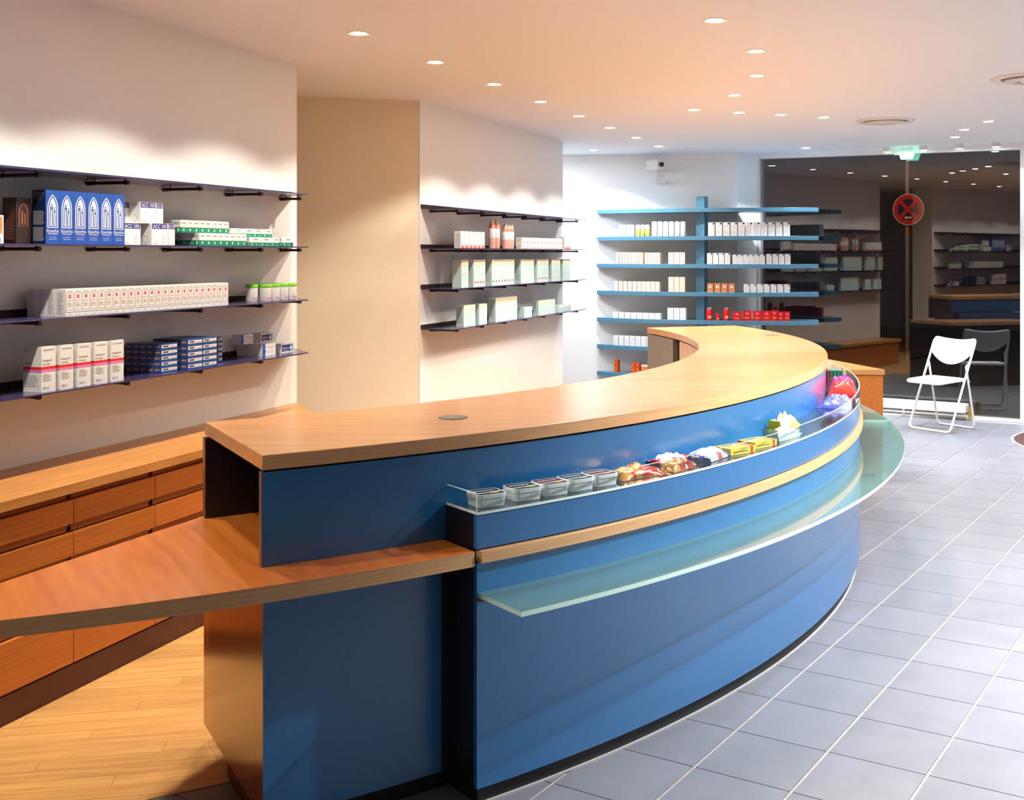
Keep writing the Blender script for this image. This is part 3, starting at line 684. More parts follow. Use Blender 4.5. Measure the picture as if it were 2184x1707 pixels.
hS, _ = wrow(599, 626, 1, 733.5, 3, .15, spalt(.03), 'navy_label_carton', 'white carton with a navy label last on the lowest left shelf', 'carton', None, rows_deep=1)
wrow(514, 540, 1, 715, 3, .10, pron(.024), 'pill_carton', 'white carton with a blue left band on top of the rank', 'carton', 'upper blue banded cartons', zbase=ZSH[3]+hP+.0005, rows_deep=2)
wrow(556, 582, 1, 711.5, 3, .11, spalt(.02), 'navy_label_carton', 'white carton with a navy label on top of the other cartons', 'carton', 'upper navy label cartons', zbase=ZSH[3]+hP+.0005, rows_deep=3)
# ------------------------------------------------------------------ middle wall goods
@maker(.05)
def pinkslim(c): c.body(WHT); c.poly('f', [(0, 0), (1, 0), (1, .22), (.7, .12), (.4, .3), (0, .1)], SALM2); c.poly('f', [(.3, 0), (.8, 0), (.5, .22)], RED); c.rect('f', .45, .5, .55, .9, GREYP); c.lines('l', .2, .1, .9, .9, 8, GREYP, .3, .2)
wrow(982, 1034.5, 6, 493, 1, .19, pinkslim, 'lotion_carton', 'slim white carton with a pink foot, first row on the middle wall', 'carton', 'slim pink footed cartons', fill=.86)
def bottle(r, h):
    m = MB(); m.lathe([(r*.92, 0), (r, .006), (r, h*.38)], 24, mi=0); m.lathe([(r, h*.38), (r*1.01, h*.385), (r*1.01, h*.70), (r, h*.705)], 24, mi=1)
    m.lathe([(r, h*.705), (r, h*.80), (r*.9, h*.84), (r*.68, h*.86)], 24, mi=2); me = m.mesh('body', [SALM2, WHT, SALMON])
    c = MB(); c.lathe([(r*.70, h*.86), (r*.70, h*.985), (r*.66, h), (.0005, h)], 24); return me, c.mesh('cap', CREAM)
for (pxs, yt, lab, gr) in (((1049.5, 1059), 469.5, 'salmon pink bottle with a white label, one of the two taller', 'tall salmon bottles'), ((1077, 1083.5, 1089.5), 479.5, 'salmon pink bottle with a white label, one of the three shorter', 'short salmon bottles')):
    s0 = s_px(pxs[0], .17); r = 6.9*wp(s0, .17)[1]/F; hh = z_at(yt, wp(s0, .17)[1])-ZSH[1]; mb_ = bottle(r, hh)
    for px in pxs:
        t = thing('lotion_bottle', lab, 'bottle', wp(s_px(px, .17), .17, ZSH[1]), gr)
        for nm, me in zip(('body', 'cap'), mb_): o = bpy.data.objects.new(nm, me); COL.objects.link(o); o.parent = t
@maker(.05)
def pinksmall(c): c.body(WHT); c.disc('f', .5, .16, .32, .10, SALM2, 10); c.rect('f', .3, .05, .7, .12, RED); c.rect('f', .42, .45, .58, .9, GREYP); c.lines('l', .2, .3, .9, .9, 5, GREYP, .3, .2); c.disc('l', .5, .3, .2, .14, YEL, 8)
wrow(1113, 1199.5, 12, 506.5, 1, .20, pinksmall, 'soap_carton', 'small white carton with a pink spot', 'carton', 'small pink spotted cartons', stack=2, fill=.97)
wrow(1204, 1217, 3, 504, 1, .20, pinkslim, 'lotion_carton', 'slim white carton with a pink foot, last on the shelf', 'carton', 'slim cartons at the shelf end', fill=.9)
def sea(dd, spot=None, plain=False):
    @maker(dd)
    def f(c):
        c.body(SEA); c.rect('f', .06, .78, .94, .99, CREAM); c.rect('f', .0, .765, 1, .78, SEAD); c.lines('f', .2, .3, .8, .6, 6, LBL, .3, .3)
        if spot: c.disc('f', .5, .16, .22, .05, spot, 10)
        c.lines('l', .15, .15, .85, .92, 16, SEAD, .4, .3) if not plain else None
    return f
S3 = [(991, 998, 1, None), (998, 1009, 1, None)]
wrow(984, 999, 2, 555, 2, .20, sea(.07, None, True), 'cream_carton', 'tall seafoam carton without a spot, first on its shelf', 'carton', 'tall seafoam cartons, first pair')
wrow(1010, 1035, 4, 554.5, 2, .20, sea(.05, RED), 'cream_carton', 'tall seafoam carton with a red spot in the group of four', 'carton', 'seafoam cartons, group of four', fill=.97)
wrow(1049, 1097, 8, 554, 2, .20, sea(.06, RUST), 'cream_carton', 'tall seafoam carton with a dark red spot in the group of eight', 'carton', 'seafoam cartons, group of eight', fill=.97)
wrow(1111, 1139, 5, 553.5, 2, .20, sea(.06), 'cream_carton', 'tall seafoam carton without a spot in the group of five', 'carton', 'seafoam cartons, plain five', fill=.97)
wrow(1146, 1170, 5, 553, 2, .20, sea(.05, RED), 'cream_carton', 'tall seafoam carton with a red spot in the group of five', 'carton', 'seafoam cartons, spotted five', fill=.97)
wrow(1177, 1195, 4, 553, 2, .20, sea(.05, PALE), 'cream_carton', 'tall seafoam carton with an orange spot', 'carton', 'seafoam cartons, orange spotted', fill=.97)
wrow(1201, 1216, 3, 553, 2, .20, sea(.05), 'cream_carton', 'tall seafoam carton before the bright corner', 'carton', 'seafoam cartons at the shelf end', fill=.97)
wrow(989, 1014, 3, 652, 3, .20, sea(.06, WHT), 'cream_carton', 'short seafoam carton with a pale spot in the group of three', 'carton', 'short seafoam cartons, three', fill=.97)
wrow(1022, 1039, 2, 649, 3, .20, sea(.055, WHT), 'cream_carton', 'short seafoam carton with a pale spot in the pair', 'carton', 'short seafoam cartons, pair', fill=.97)
wrow(1057, 1103, 8, 636.5, 3, .20, sea(.06), 'cream_carton', 'seafoam carton in the block of eight on the lowest middle shelf', 'carton', 'seafoam cartons, lowest block', fill=.97)
@maker(.06)
def jarbox(c): c.body(SEA); c.rect('f', 0, .72, 1, 1, WHT); c.lines('f', .15, .1, .85, .6, 4, LBL, .4, .2)
wrow(1118, 1135, 2, 656, 3, .20, jarbox, 'small_carton', 'small cube-like seafoam carton with a white top', 'carton', 'cube-like seafoam cartons')
wrow(1149, 1184, 8, 642, 3, .20, sea(.05, PALE), 'cream_carton', 'short seafoam carton with an orange spot on the lowest shelf', 'carton', 'short orange spotted seafoam cartons', fill=.97)
wrow(1192, 1218, 7, 651.5, 3, .20, jarbox, 'small_carton', 'small seafoam carton with a white top at the shelf end', 'carton', 'small seafoam cartons at the end', fill=.97)
# ================================================================== BLUE SHELF UNIT
def circ3(a, b, c):
    A = 2*(b[0]-a[0]); B = 2*(b[1]-a[1]); Cc = b[0]**2+b[1]**2-a[0]**2-a[1]**2
    D = 2*(c[0]-b[0]); E_ = 2*(c[1]-b[1]); Ff = c[0]**2+c[1]**2-b[0]**2-b[1]**2
    x = (Cc*E_-Ff*B)/(E_*A-B*D); y = (Cc*D-A*Ff)/(B*D-A*E_)
    return (x, y), math.hypot(a[0]-x, a[1]-y)
(ucx, ucy), ur = circ3((.045, 12.17), (1.10, 11.62), (2.285, 11.52))
def uY(X, off=0.): return ucy-math.sqrt(max(0, (ur-off)**2-(X-ucx)**2)) if ucy > 11.9 else ucy+math.sqrt((ur-off)**2-(X-ucx)**2)
def u_px(px, off):
    r = (px-CX)/F; lo, hi = 11.0, 13.0
    Y = 11.7
    for _ in range(40): Y = uY(r*Y, off)
    return r*Y, Y
ZU = [2.066-.2868*k for k in range(7)]
unit = thing('blue_shelf_unit', 'blue shelf unit with seven curved boards on one post before the window', 'shelf', (1.15, 11.8, 0))
for k, z in enumerate(ZU):
    xs = [.045+(2.285-.045)*i/28 for i in range(29)]
    fr_ = [(x, uY(x)) for x in xs]
    bk = [(2.335, 11.80), (1.56, 11.925), (1.505, 11.945), (.06, 12.208)]
    if k >= 5: fr_ = fr_
    MB().prism(fr_+bk, z-.041, z).build('shelf_board', BLUE2, unit, .001)
cx_, cy_ = on_plane(1500, 690, ZU[4])[0], 11.77
cx_ = (1497-CX)/F*cy_
def uq(a, b): return (cx_+TI[0]*a+TJ[0]*b, cy_+TI[1]*a+TJ[1]*b)
zs = [0]+sorted(ZU)+[2.13+.06]
for i in range(len(zs)-1):
    z0 = zs[i]; z1 = zs[i+1]-(.042 if i < len(zs)-2 else 0)
    MB().prism([uq(-.048, -.042), uq(.048, -.042), uq(.048, .042), uq(-.048, .042)], z0, z1).build('post', BLUE2, unit)
def urow(px0, px1, n, ytop, k, make, name, label, cat, group, off=.03, fill=.97, ang=0.):
    z = ZU[k]+.0005; me = None
    for i in range(n):
        px = px0+(px1-px0)*(i+.5)/n; X, Y = u_px(px, off)
        if me is None: wdt = (px1-px0)/n*Y/F*fill; me = make(wdt, z_at(ytop, Y)-z)
        a = math.atan2(uY(X+.05, off)-uY(X-.05, off), .1)
        put(name, me, (X, Y, z), a+ang, label, cat, group)
def cyl_row(px0, px1, n, ytop, k, m_low, m_cap, name, label, group, off=.06, fill=.92):
    z = ZU[k]+.0005
    for i in range(n):
        px = px0+(px1-px0)*(i+.5)/n; X, Y = u_px(px, off); r = (px1-px0)/n*Y/F*fill/2; h = z_at(ytop, Y)-z
        t = thing(name, label, 'bottle', (X, Y, z), group)
        MB().lathe([(r*.95, 0), (r, .004), (r, h*.62), (r*.96, h*.64)], 18, (X, Y, z)).build('body', m_low, t)
        MB().lathe([(r*.97, h*.645), (r*.97, h*.93), (r*.8, h*.985), (.0005, h)], 18, (X, Y, z)).build('cap', m_cap, t)
cyl_row(1319, 1353, 4, 479.5, 1, WHT, WHT, 'white_bottle', 'small white bottle in the group of four at the blue shelf', 'small white bottles')
cyl_row(1356, 1386, 3, 479.5, 1, OLIVE, WHT, 'olive_bottle', 'small olive bottle with a white cap', 'olive bottles')
cyl_row(1389.5, 1463, 6, 472.5, 1, WHT, WHT, 'tall_white_bottle', 'taller white bottle in the group of six at the blue shelf', 'tall white bottles')
def corn(dd):
    @maker(dd)
    def f(c): c.body(WHT); c.poly('f', [(.6, .85), (.98, .85), (.98, .97), (.75, .97)], NAVY); c.lines('f', .3, .66, .7, .74, 2, GREYP, .4, .2); c.lines('f', .2, .2, .8, .42, 4, GREYP, .2, .4)
    return f
CL = 'white carton with a navy corner mark, %s'
urow(1509, 1686, 11, 474.5, 1, corn(.06), 'vitamin_carton', CL % 'tall one in the row of eleven', 'carton', 'eleven tall navy cornered cartons', fill=.88)
urow(1507, 1558, 4, 540, 2, corn(.05), 'vitamin_carton', CL % 'in the group of four beside the blue post', 'carton', 'four navy cornered cartons', fill=.9)
urow(1562, 1632, 6, 543.5, 2, corn(.05), 'vitamin_carton', CL % 'in the lower group of six', 'carton', 'six navy cornered cartons')
urow(1634, 1687, 4, 542, 2, corn(.05), 'vitamin_carton', CL % 'in the last group of four on its board', 'carton', 'last four navy cornered cartons', fill=.88)
@maker(.05)
def cop(c): c.body(COPPER); c.disc('f', .5, .62, .24, .16, WHT, 12); c.rect('f', .42, .55, .52, .7, COPPER); c.rect('f', 0, 0, 1, .08, PALE); c.rect('f', .2, .18, .8, .24, PALE)
urow(1507, 1568, 4, 604.5, 3, cop, 'copper_carton', 'copper brown carton with a white round mark', 'carton', 'copper cartons', fill=.87)
urow(1585, 1686, 7, 606.5, 3, corn(.05), 'vitamin_carton', CL % 'short one in the row of seven', 'carton', 'seven short navy cornered cartons', fill=.86)
@maker(.06)
def peach(c): c.body(CREAM); c.rect('f', .02, .02, .98, .98, mat('card_peach', (.84, .70, .56), .5)); c.lines('f', .35, .55, .75, .66, 2, GREYP, .3, .2); c.lines('f', .2, .15, .8, .3, 3, PALE, .3, .2); c.rect('r', 0, 0, 1, 1, PALE)
urow(1314, 1371, 9, 538.5, 2, peach, 'peach_carton', 'slim peach carton in the block of nine', 'carton', 'nine peach cartons', fill=.99)
urow(1375, 1408, 5, 539, 2, peach, 'peach_carton', 'slim peach carton in the block of five', 'carton', 'five peach cartons', fill=.99)
urow(1425, 1461, 3, 538.5, 2, peach, 'peach_carton', 'wider peach carton, three together beside the blue post', 'carton', 'three peach cartons', fill=.98)
urow(1309, 1407, 10, 600, 3, peach, 'peach_carton', 'peach carton in the row of ten', 'carton', 'ten peach cartons', fill=.99)
urow(1425, 1461, 3, 591, 3, peach, 'peach_carton', 'tall peach carton, three together under the others', 'carton', 'three tall peach cartons', fill=.98)
@maker(.06)
def plainw(c): c.body(WHT); c.lines('f', .3, .55, .75, .68, 2, GREYP, .3, .2); c.lines('f', .2, .15, .7, .35, 3, LBL, .2, .3)
urow(1306, 1409, 8, 666, 4, plainw, 'white_carton', 'low white carton in the row of eight above the counter top', 'carton', 'eight low white cartons', fill=.99)
urow(1423, 1463, 3, 657, 4, plainw, 'white_carton', 'tall white carton, three together beside the blue post', 'carton', 'three tall white cartons', fill=.98)
urow(1307, 1390, 7, 715.5, 5, plainw, 'white_carton', 'white carton in the row partly hidden by the counter end', 'carton', 'seven white cartons', fill=.98)
@maker(.045)
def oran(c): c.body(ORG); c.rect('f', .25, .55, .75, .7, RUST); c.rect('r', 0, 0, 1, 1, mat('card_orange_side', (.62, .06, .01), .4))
urow(1309, 1318, 1, 768, 6, oran, 'orange_carton', 'slim orange carton standing alone on the lowest visible board', 'carton', None, fill=1)
urow(1346.5, 1364, 2, 774, 6, oran, 'orange_carton', 'slim orange carton in the pair beside the counter end', 'carton', 'orange carton pair', fill=.95)
@maker(.06)
def tanb(c): c.body(CREAM); c.rect('f', 0, 0, 1, .8, COPPER)
urow(1366, 1392, 1, 779, 6, tanb, 'tan_carton', 'low tan carton half hidden by the counter end', 'carton', None, fill=1)
# red goods on the fifth board
def redb(hfrac):
    @maker(.045)
    def f(c): c.body(REDC); c.disc('f', .5, .72, .22, .10, PINK, 10); c.lines('f', .2, .2, .8, .42, 4, PALE, .35, .2)
    return f
for (p0, p1, yt, lab) in ((1563, 1581, 665.5, 'low red carton nearest the red bottles'), (1585, 1602.5, 663, 'low red carton second from the red bottles'),
                          (1606.5, 1624, 663.5, 'low red carton in shiny film beside the second one'), (1626, 1644, 663.5, 'low red carton in shiny film before the tall one'),
                          (1645, 1658, 662, 'tallest red carton on the board'), (1659, 1671, 665, 'narrow red carton with a pale shield, first of the last two'), (1672.5, 1685, 665, 'narrow red carton with a pale shield, last on the board')):
    urow(p0, p1, 1, yt, 4, redb(.7), 'red_carton', lab, 'carton', 'red goods', fill=1)
for px, w_, yt, lab, cap in ((1513, 13, 655, 'red spray bottle with a silver cap beside the blue post', CHROME), (1531, 9, 668, 'small all red bottle between two spray bottles', REDC), (1549, 12, 655, 'red spray bottle with a silver cap beside the low cartons', CHROME)):
    X, Y = u_px(px, .05); z = ZU[4]+.0005; r = w_*Y/F/2; h = z_at(yt, Y)-z
    t = thing('red_bottle', lab, 'bottle', (X, Y, z))
    MB().lathe([(r*.95, 0), (r, .004), (r, h*.78), (r*.85, h*.84)], 18, (X, Y, z)).build('body', REDC, t)
    MB().lathe([(r*.82, h*.84), (r*.80, h*.98), (.0005, h)], 18, (X, Y, z)).build('cap', cap, t)
    MB().add([(X-r*.5, Y-r*1.01, z+h*.15), (X+r*.5, Y-r*1.01, z+h*.15), (X+r*.5, Y-r*1.01, z+h*.35), (X-r*.5, Y-r*1.01, z+h*.35)], [[0, 1, 2, 3]]).build('print', PALE, t)
# ================================================================== GOODS IN THE COUNTER TRAY
ZTR = .8572
def arc_px(px, r):
    """angle of the tray point at radius r seen in photo column px (near branch)"""
    lo, hi = AT0, 12.
    f = lambda a: CX+F*ac(r, a)[0]/ac(r, a)[1]-px
    for _ in range(50):
        m = (lo+hi)/2
        if f(m) < 0: lo = m
        else: hi = m
    return (lo+hi)/2
def rrect(w, d, r, n=4):
    L = []
    for cx2, cy2, a in ((w/2-r, -d/2+r, -90), (w/2-r, d/2-r, 0), (-w/2+r, d/2-r, 90), (-w/2+r, -d/2+r, 180)):
        for i in range(n+1): t = math.radians(a+90*i/n); L.append((cx2+r*math.cos(t), cy2+r*math.sin(t)))
    return L
def tin(lidc, names):
    w_, d_, h = .097, .085, .037; out = []
    m = MB()
    for (sc, z) in ((.93, 0), (.97, .003), (1.0, h-.006)):
        pass
    L0, L1 = rrect(w_*.95, d_*.94, .016), rrect(w_, d_, .018); n = len(L0)
    m.add([(p[0], p[1], 0) for p in L0]+[(p[0], p[1], h-.01) for p in L1], [list(range(n))[::-1]]+[[i, (i+1) % n, n+(i+1) % n, n+i] for i in range(n)]); me0 = m.mesh('tub', mat('pale_plastic', (.78, .78, .82), .35))
    m = MB(); m.prism(rrect(w_+.004, d_+.004, .019), h-.0105, h-.002); m2 = rrect(w_+.004, d_+.004, .019); i2 = rrect(w_-.004, d_-.004, .016); n = len(m2)
    m.add([(p[0], p[1], h-.002) for p in m2]+[(p[0], p[1], h) for p in m2]+[(p[0], p[1], h) for p in i2]+[(p[0], p[1], h-.002) for p in i2], [[i, (i+1) % n, n+(i+1) % n, n+i] for i in range(n)]+[[n+i, n+(i+1) % n, 2*n+(i+1) % n, 2*n+i] for i in range(n)]+[[2*n+i, 2*n+(i+1) % n, 3*n+(i+1) % n, 3*n+i] for i in range(n)])
    me1 = m.mesh('lid', mat('pale_plastic_lid', (.80, .80, .80), .3))
    m = MB(); m.prism(rrect(w_-.005, d_-.005, .015), h-.0019, h+.0002, 0)
    el = [(.018+.017*math.cos(2*math.pi*i/14), -.018+.0065*math.sin(2*math.pi*i/14)) for i in range(14)]; m.prism(el, h+.0002, h+.0006, 1)
    for i in range(5): m.prism([(-.038+.014*i, .008), (-.027+.014*i, .008), (-.026+.014*i, .020), (-.037+.014*i, .020)], h+.0002, h+.0005, 2)
    me2 = m.mesh('label', [lidc, YEL, GREYP]); return me0, me1, me2
LGREEN = mat('tin_label_green', (.02, .05, .045), .3); LBROWN = mat('tin_label_brown', (.11, .02, .008), .3); LGREY = mat('tin_label_slate', (.03, .035, .055), .3)
for px, lc, lab in ((1037, LGREY, 'grey plastic tub with slate lid label at the tray end'), (1114, LGREEN, 'grey plastic tub with green lid label, second from the tray end'), (1173, LBROWN, 'grey plastic tub with brown lid label between two green ones'),
                    (1227, LGREEN, 'grey plastic tub with green lid label between two brown ones'), (1278, LBROWN, 'grey plastic tub with brown lid label beside the gold bags')):
    a = arc_px(px, 4.735); p = ac(4.735, a, ZTR); t = thing('sweet_tub', lab, 'tub', p); t.rotation_euler = (0, 0, math.radians(a+90-6))
    for nm, me in zip(('tub', 'lid', 'label'), tin(lc, '')): o = bpy.data.objects.new(nm, me); COL.objects.link(o); o.parent = t
def foil(name, c1, c2, c3=None, metal=.35, rough=.22, scale=14., p1=.45, p2=.55, p3=.72):
    if name in MATS: return MATS[name]
    m = bpy.data.materials.new(name); m.use_nodes = True; nt = m.node_tree; b = nt.nodes['Principled BSDF']
    t = nt.nodes.new('ShaderNodeTexCoord'); n = nt.nodes.new('ShaderNodeTexNoise'); r = nt.nodes.new('ShaderNodeValToRGB'); n.inputs['Scale'].default_value = scale; n.inputs['Detail'].default_value = 2
    r.color_ramp.interpolation = 'CONSTANT'; E_ = r.color_ramp.elements; E_[0].color = (*c1, 1); E_[0].position = 0; E_[1].color = (*c2, 1); E_[1].position = p2
    if c3: e = E_.new(p3); e.color = (*c3, 1)
    nt.links.new(t.outputs['Object'], n.inputs['Vector']); nt.links.new(n.outputs['Fac'], r.inputs['Fac']); nt.links.new(r.outputs['Color'], b.inputs['Base Color'])
    b.inputs['Metallic'].default_value = metal; b.inputs['Roughness'].default_value = rough; b.inputs['Coat Weight'].default_value = .6; b.inputs['Coat Roughness'].default_value = .08
    n2 = nt.nodes.new('ShaderNodeTexNoise'); n2.inputs['Scale'].default_value = 32; bp = nt.nodes.new('ShaderNodeBump'); bp.inputs['Strength'].default_value = .5; bp.inputs['Distance'].default_value = .004
    nt.links.new(t.outputs['Object'], n2.inputs['Vector']); nt.links.new(n2.outputs['Fac'], bp.inputs['Height']); nt.links.new(bp.outputs['Normal'], b.inputs['Normal'])
    MATS[name] = m; return m
def pouch(L, W, Hh, seed, lift=(0, 0), crimp=.10):
    """Sealed foil bag lying flat: L along x, W along y, with crimped ends that may curl up."""
    R = random.Random(seed); nx, ny = 26, 16; body = MB(); ends = MB()
    ph = [(R.uniform(-4.2, 4.2), R.uniform(-4.2, 4.2), R.uniform(0, 6.3), R.uniform(.05, .13)) for _ in range(6)]
    top, bot = [], []
    for i in range(nx+1):
        for j in range(ny+1):
            u, v = i/nx*2-1, j/ny*2-1; eu = max(0, 1-abs(u)**3); ev = max(0, 1-abs(v)**2.6)
            bulge = (eu**.6)*(ev**.6); wr = sum(a*math.sin(fx*u*3+fy*v*3+p) for fx, fy, p, a in ph)
            wv = W/2*(.90+.10*abs(u)**4); z = Hh*bulge*(1+wr*.75)
            lf = (lift[0]*max(0, -u-.80)/.2 if u < 0 else lift[1]*max(0, u-.80)/.2)
            rip = .0015*math.sin(v*38)*abs(u)**8
            top.append((u*L/2, v*wv, max(.0014, z+lf+rip+.0016))); bot.append((u*L/2, v*wv, max(0, lf*.97+rip*.3)))
    idx = lambda i, j: i*(ny+1)+j; N_ = len(top); fs, ms = [], []
    m = MB(); m.v = top+bot
    for i in range(nx):
        mi_ = 1 if (i < nx*crimp or i >= nx*(1-crimp)) else 0
        for j in range(ny):
            m.f.append([idx(i, j), idx(i+1, j), idx(i+1, j+1), idx(i, j+1)]); m.m.append(mi_); m.sm.append(True)
            m.f.append([N_+idx(i, j+1), N_+idx(i+1, j+1), N_+idx(i+1, j), N_+idx(i, j)]); m.m.append(mi_); m.sm.append(True)
    for i in range(nx):
        for j in (0, ny): m.f.append([idx(i, j), idx(i+1, j), N_+idx(i+1, j), N_+idx(i, j)]); m.m.append(1); m.sm.append(False)
    for j in range(ny):
        for i in (0, nx): m.f.append([idx(i, j), idx(i, j+1), N_+idx(i, j+1), N_+idx(i, j)]); m.m.append(1); m.sm.append(False)
    return m
GOLD = foil('gold_red_foil', (.80, .40, .08), (.62, .03, .02), (.85, .75, .6), .55, .2, 16, p2=.50, p3=.66); GOLDE = foil('gold_foil', (.85, .42, .10), (.80, .30, .05), None, .8, .22)
SILV = foil('white_blue_foil', (.74, .76, .78), (.74, .76, .78), (.70, .08, .08), .15, .25, 10, p2=.5, p3=.64); SILVE = foil('blue_seal', (.03, .06, .42), (.03, .06, .42), (.75, .75, .8), .1, .25, 30, p2=.4, p3=.60)
YELF = foil('clear_yellow_foil', (.72, .70, .55), (.80, .66, .10), (.8, .8, .78), .2, .18, 12); YELE = foil('yellow_seal', (.80, .66, .02), (.78, .62, .02), None, .0, .25)
BLF = foil('silver_blue_foil', (.55, .62, .66), (.70, .74, .76), (.35, .58, .75), .4, .16, 12); BLE = foil('sky_blue_seal', (.22, .50, .72), (.30, .58, .80), None, .1, .2)
VIOL = foil('violet_foil', (.10, .12, .55), (.22, .26, .62), (.75, .6, .12), .1, .2, 8, p2=.5, p3=.72); REDF = foil('red_foil', (.75, .03, .02), (.85, .28, .05), (.85, .55, .3), .15, .14, 7, p2=.56, p3=.66)
PNKF = foil('pink_foil', (.68, .04, .26), (.80, .30, .50), (.85, .7, .75), .15, .14, 7, p2=.56, p3=.68)
def bag(px, r, L, W, Hh, seed, ms, rot, label, z=0., lift=(0, 0), grp=None, a=None):
    a = arc_px(px, r) if a is None else a; p = ac(r, a, ZTR+z)
    o = bpy.data.objects.new('sweet_bag', pouch(L, W, Hh, seed, lift).mesh('sweet_bag', list(ms))); COL.objects.link(o); o.location = p; o.rotation_euler = (0, 0, math.radians(a+90+rot))
    tag(o, label, 'sweet bag', grp)
SRED = mat('seal_red', (.65, .03, .03), .3)
bag(1352, 4.722, .185, .120, .032, 3, (GOLD, GOLDE), -8, 'gold and red foil bag of sweets beside the grey tubs', lift=(0, .004))
bag(1442, 4.749, .145, .082, .032, 5, (GOLD, GOLDE), 6, 'gold and red foil bag of sweets before the white bags', lift=(0, .008))
bag(1424, 4.664, .155, .062, .030, 8, (SILV, SRED), -4, 'white foil bag with red ends against the blue panel', lift=(.012, .02))
bag(1505, 4.715, .165, .120, .032, 9, (SILV, SILVE), 6, 'white foil bag with blue sealed ends', lift=(.016, .010))
def ybox(px, r, rot, label):
    c = Carton(.135, .085, .024); c.body(YEL); c.rect('f', .80, 0, .92, 1, RED); c.rect('l', 0, 0, .12, 1, RED); c.rect('f', .1, .3, .7, .5, RUST)
    c.rect('t', .80, 0, .92, 1, RED); c.rect('t', .03, .5, .78, .95, mat('print_deep_yellow', (.70, .48, .02), .4)); c.rect('t', .12, .66, .62, .84, INK)
    a = arc_px(px, r); p = ac(r, a, ZTR); put('lozenge_box', c.me('carton'), p, math.radians(a+90+rot), label, 'box', 'yellow boxes')
ybox(1585, 4.775, -13, 'flat yellow box with red stripes, the one nearer the white bag')
ybox(1634, 4.778, -12, 'flat yellow box with red stripes, the one nearer the crumpled sachets')
bag(1668, 4.748, .215, .070, .040, 21, (BLF, BLE), -5, 'silver sachet with sky blue ends', lift=(.05, .012))
bag(1672, 4.671, .225, .060, .058, 22, (YELF, YELE), -3, 'clear sachet with yellow ends', lift=(.05, .008))
VL, RL = (.140, .122), (.148, .120)
bag(0, 4.715, *VL, .036, 31, (VIOL, VIOL), 80, 'violet blue foil bag nearest the yellow sachets', a=-19.5)
bag(0, 4.715, *VL, .042, 32, (VIOL, VIOL), 86, 'violet blue foil bag beside the red bags', a=-17.8)
bag(0, 4.715, *RL, .052, 33, (REDF, REDF), 88, 'glossy red foil bag beside the violet bags', a=-13.2)
bag(0, 4.715, *RL, .058, 34, (REDF, REDF), 89, 'glossy red foil bag between the other red and the pink', a=-11.6)
bag(0, 4.715, *RL, .062, 35, (PNKF, PNKF), 90, 'glossy pink foil bag before the foil rolls', a=-10.0)
RR, RG = mat('roll_red', (.6, .03, .03), .3, .2), mat('roll_green', (.06, .22, .16), .3, .2)
rme = [MB().lathe([(.0095, 0), (.0095, .046), (.006, .049), (.0005, .0495)], 12).mesh('sweet_roll', m) for m in (RR, RG)]
for k in range(5):
    for i in range(7):
        put('sweet_roll', rme[0 if i < 3 else 1], ac(4.645+.0205*i, -3.4+.26*k, ZTR), 0, 'upright %s foil roll in the rank behind the pink bag' % ('red' if i < 3 else 'green'), 'sweets', '%s rolls in the tray' % ('red' if i < 3 else 'green'))
# ================================================================== CHAIR
ch = thing('folding_chair', 'white metal folding chair on the tiles before the shop window', 'chair', (3.16, 10.37, 0))
o_ = Vector((3.037, 10.285, 0)); lat = Vector((.6, -.8, 0)); bkd = Vector((.8, .6, 0))      # across, towards the back
def cpt(a, b, z): return o_+lat*a+bkd*b+Vector((0, 0, z))
def smooth(pts, r=.05, n=6):
    P = [Vector(p) for p in pts]; out = [P[0]]
    for i in range(1, len(P)-1):
        d0 = (P[i-1]-P[i]); d1 = (P[i+1]-P[i]); k = min(r, d0.length*.45, d1.length*.45); A_ = P[i]+d0.normalized()*k; B_ = P[i]+d1.normalized()*k
        for j in range(n+1): t = j/n; out.append(A_*(1-t)**2+P[i]*2*t*(1-t)+B_*t*t)
    return out+[P[-1]]
HW = .222; TR = .0105
def fl(b0, z0, b1, z1, z): return b0+(b1-b0)*(z-z0)/(z1-z0)
topz, botz = .82, TR
bF = lambda z: fl(0, botz, .39, .82, z)
loop = [cpt(-HW, bF(.4), .4), cpt(-HW, 0, botz), cpt(HW, 0, botz), cpt(HW, bF(topz), topz)]
mid = [cpt(HW*(1-2*i/6), bF(topz)+.030*math.sin(math.pi*i/6), topz-.022*math.sin(math.pi*i/6)) for i in range(1, 6)]
path = smooth(loop+mid[0:0]+[cpt(-HW, bF(topz), topz), cpt(-HW, bF(.4), .4)], .05)
path2 = []
for p in path:
    v = p-o_; a_ = v.dot(lat); z = v.z
    if z > topz-.03 and abs(a_) < HW: k = math.cos(a_/HW*math.pi/2); p = p+bkd*.035*k-Vector((0, 0, .025*k))
    path2.append(p)
dense = [path2[0]]
for p, q in zip(path2, path2[1:]):
    L_ = (q-p).length; kk = max(1, int(L_/.03))
    for i in range(1, kk+1): dense.append(p.lerp(q, i/kk))
dd2 = []
for p in dense:
    v = p-o_; a_ = v.dot(lat)
    if p.z > topz-.012 and abs(a_) < HW-.02:
        k = 1-(a_/(HW-.02))**2; base = cpt(a_, bF(topz), topz); p = base+bkd*.040*k-Vector((0, 0, .022*k))
    dd2.append(p)
MB().tube(dd2, TR, 10).build('front_frame', WHITEM, ch)
bR = lambda z: fl(.40, botz, .265, .60, z); HW2 = HW-.022
rear = smooth([cpt(-HW2, bR(.58), .58), cpt(-HW2, .40, botz), cpt(HW2, .40, botz), cpt(HW2, bR(.58), .58)], .05)
rear[0:0] = [cpt(-HW+.004, bR(.58)+.012, .605)]; rear.append(cpt(HW-.004, bR(.58)+.012, .605))
MB().tube(rear, TR*.92, 10).build('rear_frame', WHITEM, ch)
